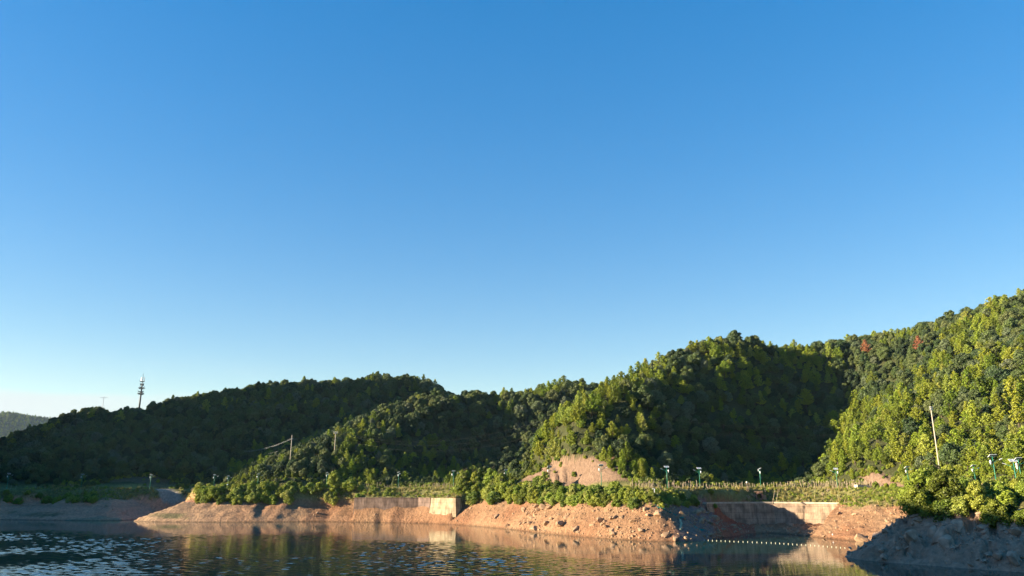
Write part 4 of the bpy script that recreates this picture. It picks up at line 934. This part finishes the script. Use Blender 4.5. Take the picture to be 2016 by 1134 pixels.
# ------------------------------------------------------------------ utility poles, wires, antenna tower
def make_pole(h, arms, lean=0.0, mat='pole', aw=1.6):
    t = empty('utility_pole', (0, 0, 0)); mb = MB(); mb.tube([(0, 0, -2), (0, 0, h)], [.26, .15], 10); mb.build('shaft', M[mat], t, True)
    for k, z in enumerate(arms):
        mb = MB(); mb.box((0, -.18, z), (aw, .12, .14)); mb.tube([(-aw*.35, -.18, z), (0, -.18, z-.6)], .03, 5); mb.tube([(aw*.35, -.18, z), (0, -.18, z-.6)], .03, 5); a = mb.build('cross_arm', M['steel'], t)
        mb = MB()
        for x_ in (-aw*.46, -aw*.2, aw*.2, aw*.46): mb.tube([(x_, -.18, z+.05), (x_, -.18, z+.2), (x_, -.18, z+.4)], [.05, .10, .05], 7)
        mb.build('insulator', M['white_paint'], a, True)
    return t
tops = {}
def place_pole(key, px, py_top, py_bot, d, arms, lb, rz=0, aw=1.6, mat='pole', lean=(0, 0)):
    x, y, zt = at(px, py_top, d); _, _, zb = at(px, py_bot, d); h = zt-zb
    g_ = H1(x, y); h = max(h, zt-g_) if g_ < zb else h
    o = make_pole(h, [h-a for a in arms], mat=mat, aw=aw); o.location = (x, y, zt-h); o.rotation_euler = (lean[0], lean[1], rz); tag(o, lb, 'utility pole'); tops[key] = (x, y, zt)
    return o
place_pole('a', 575, 857, 884, 424, [2.2], 'shorter concrete utility pole, left one of two on the low spur', .2)
place_pole('b', 661, 849, 896, 438, [.5, 1.1], 'taller concrete utility pole with cross arms, right one of two on the low spur', 0, 2.6)
place_pole('c', 364, 889, 914, 505, [.5, 1.3], 'small pale utility pole on the dark slope at the left', .3, 2.2)
place_pole('d', 205, 780, 801, 628, [1.2], 'utility pole with a wide cross arm on the skyline at the left', .1, 6.5, 'steel')
place_pole('e', 1190, 794, 838, 352, [1.0, 1.7], 'pale utility pole among sunlit trees on the left shoulder of the central hill', .5)
place_pole('f', 1248, 832, 851, 356, [.8], 'short dark utility pole right of the pale one on the central hill', .5, 1.6, 'steel')
pg = place_pole('g', 1832, 800, 884, 262, [.5, 1.2], 'pale leaning utility pole in the bright trees of the right hill', .4, 1.5, 'pole')
def wire(p, q, sag, lb, n=18, r=.025, grp='power lines', mat='wire'):
    pts = [(p[0]+(q[0]-p[0])*i/n, p[1]+(q[1]-p[1])*i/n, p[2]+(q[2]-p[2])*i/n - sag*4*(i/n)*(1-i/n)) for i in range(n+1)]
    mb = MB(); mb.tube(pts, r, 5); o = mb.build('power_line', M[mat], None, True); tag(o, lb, 'cable', grp)
A_ = tops['a']; B_ = tops['b']
def off(p, dx, dz): return (p[0]+dx, p[1]-.2, p[2]+dz)
for k, (dx, dz, nm) in enumerate(((-.7, -1.9, 'lowest'), (0, -1.8, 'middle'), (.7, -1.7, 'topmost'))):
    e = at(455, 884+k*1.6, 520)
    wire(e, off(A_, dx, dz), 3.2, '%s cable rising from the dark slope to the left pole on the low spur' % nm, r=.024, mat='steel')
    wire(off(A_, dx, dz+.2), off(B_, dx, -.3), 1.5, '%s cable between the two poles on the low spur' % nm)
wire(at(490, 896, 505), at(548, 888, 440), 1.0, 'single pale cable low over the dark slope left of the low spur', r=.024, mat='steel')
for k, (dz, y2, nm) in enumerate(((-.2, 818, 'upper'), (-.9, 832, 'middle'), (-3.6, 845, 'lower'))):
    wire(off(B_, .8, dz), at(1095, y2, 372), 9, '%s long cable crossing the dark valley towards the central hill' % nm, 30, .017)
for k, (y1, y2, nm) in enumerate(((811, 826, 'upper'), (832, 842, 'lower'))):
    wire(at(1245, y1, 356), at(1760, y2, 300), 5, '%s cable crossing the dark ravine right of the central hill' % nm, 30, .016)
wire(at(1900, 848, 258), at(2040, 795, 232), 1, 'cable over the bright trees at the right frame edge', 12, .03)
# antenna tower disguised as a tree, on the skyline
d = 634; xt, yt, zt = at(283, 733, d); _, _, zb = at(283, 806, d); h = zt-zb; g_ = H1(xt, yt); h = max(h, zt-g_+1)
tw = empty('antenna_tower', (xt, yt, zt-h)); tag(tw, 'tall slim antenna tower disguised with stub branches on the skyline at the left', 'antenna tower')
k = (zt-zb)/73.0   # metres per photo pixel
mb = MB(); mb.tube([(0, 0, -2), (0, 0, h-24*k)], [.85, .55], 12); mb.build('mast', M['dark_steel'], tw, True)
mb = MB(); mb.tube([(0, 0, h-24*k), (0, 0, h-8*k), (0, 0, h)], [.22, .16, .06], 6); mb.tube([(0, 0, h-6*k), (-.9, 0, h-4.5*k)], .08, 5); mb.build('lightning_rod', M['dark_steel'], tw, True)
for a in (0, 2.09, 4.19):
    mb = MB(); mb.box((1.15*math.cos(a), 1.15*math.sin(a), h-14*k), (.5, .5, 8*k), Euler((0, 0, a))); mb.build('antenna_panel', M['white_paint'], tw)
    mb = MB(); mb.box((1.2*math.cos(a+1), 1.2*math.sin(a+1), h-24*k), (.5, .5, 5*k), Euler((0, 0, a))); mb.build('antenna_panel', M['dark_steel'], tw)
random.seed(3)
for zf in (19, 25, 31, 33, 39, 42, 44):
    for j in range(5):
        a = 6.28*j/5+zf; L = random.uniform(1.2, 3.4); mb = MB(); z_ = h-zf*k
        mb.tube([(0, 0, z_), (math.cos(a)*L*.7, math.sin(a)*L*.7, z_+.3), (math.cos(a)*L, math.sin(a)*L, z_+1.0)], [.3, .35, .12], 6); mb.build('stub_branch', M['dark_steel'], tw, True)

# ------------------------------------------------------------------ young plantation: bare stems along the road
def stem_mesh(seed, tuft):
    r = random.Random(seed); mb = MB(); x = y = 0; pts = [(0, 0, -.3)]
    for i in range(1, 5): x += r.uniform(-.06, .06); y += r.uniform(-.06, .06); pts.append((x, y, i*.25))
    mb.tube(pts, [.045, .043, .04, .035, .022], 6)
    for i in range(3): a = r.uniform(0, 6.28); z = r.uniform(.6, .95); mb.tube([(x*z, y*z, z), (x*z+.09*math.cos(a), y*z+.09*math.sin(a), z+.06)], [.022, .012], 4)
    return mb.mesh('stem', M['stake'], True)
def tuft_mesh(seed):
    r = np.random.default_rng(seed); d = rdir(r, 60, .2); c = np.array([0, 0, .93])+d*np.array([.16, .16, .10]); v, f = leaf_quads(c, d, .05, r); return np_mesh('leaves', v, f, [M['bush']])
STEM = [stem_mesh(i, 0) for i in range(5)]; TUFT = [tuft_mesh(i) for i in range(3)]
random.seed(23); nst = 0
for (p0, p1, n_, o0, o1, hmin, hmax, tf, words) in ((0, 130, 5, 4, 8, 2.2, 3.2, .4, 'at the far left'), (412, 470, 12, 4, 9, 2, 3.2, .3, 'at the tip of the left headland'), (590, 660, 10, 4, 9, 2, 3, .3, 'right of the bright green mound'), (690, 850, 30, 4, 10, 2, 3.3, .4, 'above the shaded wall'),
        (850, 915, 18, -3, 8, 2.2, 3.4, .3, 'above the bright block'), (1240, 1300, 20, 4, 10, 2.6, 4.4, .5, 'right of the bare rock cutting'), (1265, 1310, 10, -8, -4, 2.2, 3.6, .5, 'behind the gauge post'), (1310, 1380, 26, 4, 10, 2.2, 3.6, .3, 'between the two lamps'),
        (1380, 1550, 46, 4, 11, 2.0, 3.4, .2, 'in shade near the culvert'), (1550, 1650, 46, 4, 10, 2.6, 4.0, .15, 'left of the wall lamp'), (1650, 1735, 32, 4, 10, 2.4, 3.6, .15, 'right of the wall lamp'), (1925, 2010, 14, 3, 8, 1.6, 2.6, .2, 'among the green lamps')):
    for j in range(n_):
        px = p0+(p1-p0)*(j+random.uniform(.1, .9))/n_; rd_ = float(np.interp(px, [q_[0] for q_ in road_px], [q_[1] for q_ in road_px])); d = rd_+random.uniform(o0, o1)
        x, y = xy(px, d); z = H1(x, y); hgt = random.uniform(hmin, hmax); leafy = random.random() < tf
        nm = 'young_tree' if leafy else 'pruned_sapling'
        o = link(nm, None, None, (x, y, z), (random.gauss(0, .06), random.gauss(0, .06), random.uniform(0, 6.28)), (hgt*.95, hgt*.95, hgt))
        link('stem', STEM[j % 5], o)
        if leafy: link('leaves', TUFT[j % 3], o, None, None, (1.2, 1.2, 1))
        tag(o, ('tufted young tree ' if leafy else ('tall ' if hgt > (hmin+hmax)/2 else 'short ')+'bare stem ')+words, 'young tree', 'planted stems '+words); nst += 1
print('stems', nst)

# ------------------------------------------------------------------ things on the banks and in the water
x, y, zt = at(1288, 961, 262); _, _, zb = at(1290, 996, 262); z0 = H1(x, y)
gp_ = empty('gauge_post', (x, y, min(zb, z0))); tag(gp_, 'white gauge post with a small head at the top of the green netting', 'post'); hh_ = zt-min(zb, z0)
mb = MB(); mb.tube([(0, 0, -.4), (0, 0, hh_-.3)], [.10, .085], 8); mb.build('post', M['white_paint'], gp_, True)
mb = MB(); mb.box((-.25, 0, hh_-.15), (.7, .3, .22), Euler((0, -.2, 0))); mb.ball((.15, 0, hh_-.5), .17); mb.build('head', M['white_paint'], gp_)
# ladder like pair of rails leaning over the wall
lx, ly, lz = at(1521, 989, 297.5); l2 = at(1530, 964, 300)
ld = empty('ladder_rails', (lx, ly, lz)); tag(ld, 'pair of pale slanting rails leaning out over the curved wall right of the culvert', 'ladder')
for dx in (0, 1.35):
    mb = MB(); mb.tube([(dx-.1, 0, -.6), (dx+2.1, 2.2, 4.7)], .09, 7); mb.build('rail', M['stake'], ld, True)
mb = MB(); mb.tube([(.35, .45, .55), (1.7, .45, .55)], .05, 5); mb.build('rung', M['stake'], ld)
# netting and sacking on the shaded side of the headland
def drape(name, pts, width, mat, lb, cat):
    vs = []; fs = []; n_ = len(pts); rr = random.Random(4)
    for i, (px, py) in enumerate(pts):
        d = skyd(px, py, 225, 300); x, y, z = at(px, py, d); wv = width[i] if isinstance(width, list) else width
        for s_ in np.linspace(-.5, .5, 7):
            X2 = x+s_*wv; Y2 = y+rr.uniform(-.3, .3); vs.append((X2, Y2, H1(X2, Y2)+.10+rr.uniform(0, .16)))
    for i in range(n_-1):
        for j in range(6): fs.append((i*7+j, i*7+j+1, (i+1)*7+j+1, (i+1)*7+j))
    b_ = len(vs); vs += [(x, y, z-.12) for x, y, z in vs]; fs += [tuple(reversed([b_+i for i in f])) for f in fs[:]]
    me = bpy.data.meshes.new(name); me.from_pydata(vs, [], fs); me.materials.append(mat); o = link(name, me); tag(o, lb, cat)
drape('netting', [(1291+i*7.2, 996+i*3.9) for i in range(15)], [1.0, 1.2, 1.4, 1.6, 1.9, 2.2, 2.6, 3.0, 3.4, 3.8, 4.0, 4.0, 3.6, 3.0, 2.2], M['net'], 'green netting laid down the slope below the gauge post', 'netting')
drape('sacking', [(1337, 1022), (1339, 1026), (1341, 1030), (1342, 1034), (1341, 1038), (1340, 1043)], .8, M['cloth'], 'pale strip of sacking hanging below the green netting', 'sacking')
# float line across the cove
random.seed(8); pts = [(1383, 1063.3), (1450, 1066.3), (1520, 1069), (1600, 1074), (1678, 1080)]
P3 = [shore_pt(a, b, .05) for a, b in pts]; rope = []
seg = [0]
for i in range(len(P3)-1): seg.append(seg[-1]+math.dist(P3[i], P3[i+1]))
def on_line(t):
    L = t*seg[-1]; i = max(j for j in range(len(seg)) if seg[j] <= L+1e-6); i = min(i, len(P3)-2); f_ = (L-seg[i])/(seg[i+1]-seg[i]); return (P3[i][0]+(P3[i+1][0]-P3[i][0])*f_, P3[i][1]+(P3[i+1][1]-P3[i][1])*f_)
mb = MB(); mb.tube([(*on_line(i/60), -.03) for i in range(61)], .03, 5); tag(mb.build('float_rope', M['rope'], None, True), 'thin rope of the float line lying across the mouth of the cove', 'rope')
mb = MB(); mb.tube([(0, 0, -.18), (0, 0, -.10), (0, 0, .12), (0, 0, .2)], [.05, .115, .115, .05], 10); fm = mb.mesh('float', mat_plain('float_plastic', (.52, .50, .36), .6, .3, .1), True)
NF = 34
for i in range(NF):
    x, y = on_line((i+.4)/NF); o = link('float', fm, None, (x, y, .07), (random.uniform(-.2, .2), random.uniform(-.2, .2), 0))
    wd = 'by the headland tip' if i < 8 else ('left of the cove middle' if i < 16 else ('before the curved wall' if i < 23 else ('right of the cove middle' if i < 29 else 'before the orange bank')))
    tag(o, 'small white float %s' % wd, 'float', 'white floats '+wd)
x, y = shore_pt(1640, 1060); mb = MB(); mb.tube([(0, 0, -.3), (0, 0, 1.2)], [.14, .10], 8); mb.ball((0, 0, 1.25), .2); o = mb.build('mooring_post', M['white_paint'], None, True); o.location = (x, y, 0); tag(o, 'short white post at the waterline left of the orange bank', 'post')
x, y, z = at(206, 1015, 404); mb = MB(); mb.box((0, 0, .45), (1.5, .8, .6), taper=.9); mb.box((0, 0, .82), (1.7, 1.0, .14)); o = mb.build('crate', M['stake']); o.location = (x, y, H1(x, y)); tag(o, 'small pale box left on the shaded shore at the left', 'box')

# ------------------------------------------------------------------ tell look-alikes apart by their order in their small region
bpy.context.view_layer.update()
NUM = ['zero', 'one', 'two', 'three', 'four', 'five', 'six', 'seven', 'eight', 'nine']
ORD = ['', 'second', 'third', 'fourth', 'fifth', 'sixth', 'seventh', 'eighth', 'ninth']
by = {}
for o in COL.objects:
    if o.parent is None and o.get('label') and o.get('group') and not o.get('kind'): by.setdefault(o['label'], []).append(o)
def ordinals(obs, pre):
    n_ = len(obs); obs = sorted(obs, key=lambda o: project(*o.location)[0])
    for i, o in enumerate(obs):
        if n_ == 1: sfx = ''
        elif n_ == 2: sfx = ', left one of two' if i == 0 else ', right one of two'
        elif i == 0: sfx = ', leftmost of %s' % NUM[n_]
        elif i == n_-1: sfx = ', rightmost of %s' % NUM[n_]
        else: sfx = ', %s from left of %s' % (ORD[i], NUM[n_])
        o['label'] = (pre + ' ' if pre else '') + o['label'] + sfx
def split(obs, key, names):
    v = sorted(obs, key=key); k = len(names); return [(names[i], v[len(v)*i//k:len(v)*(i+1)//k]) for i in range(k)]
for lb, obs in by.items():
    if len(obs) < 2: continue
    if len(obs) <= 9: ordinals(obs, '')
    else:
        k = 2 if len(obs) <= 18 else 3
        for nm, sub in split(obs, lambda o: project(*o.location)[1], ['upper', 'lower'] if k == 2 else ['highest', 'middle', 'lowest']):
            if len(sub) <= 9: ordinals(sub, nm)
            else:
                for nm2, s2 in split(sub, lambda o: project(*o.location)[0], ['left', 'right'] if len(sub) <= 18 else ['left', 'central', 'right']):
                    if len(s2) <= 9: ordinals(s2, nm+' '+nm2)
                    else:
                        for o in s2: o['label'] = nm+' '+nm2+' '+o['label']

# ------------------------------------------------------------------ thin evening air
hz = MB(); hz.box((0, 5900, 290), (18900, 12900, 600)); hzm = bpy.data.materials.new('haze_air'); hzm.use_nodes = True; ht = hzm.node_tree; ht.nodes.clear()
hout = N(ht, 'ShaderNodeOutputMaterial'); pv = N(ht, 'ShaderNodeVolumePrincipled'); pv.inputs['Color'].default_value = (.62, .82, 1, 1); pv.inputs['Density'].default_value = HAZE; pv.inputs['Anisotropy'].default_value = 0.0
ht.links.new(pv.outputs[0], hout.inputs['Volume'])
ho = hz.build('haze', hzm); tag(ho, kind='stuff')
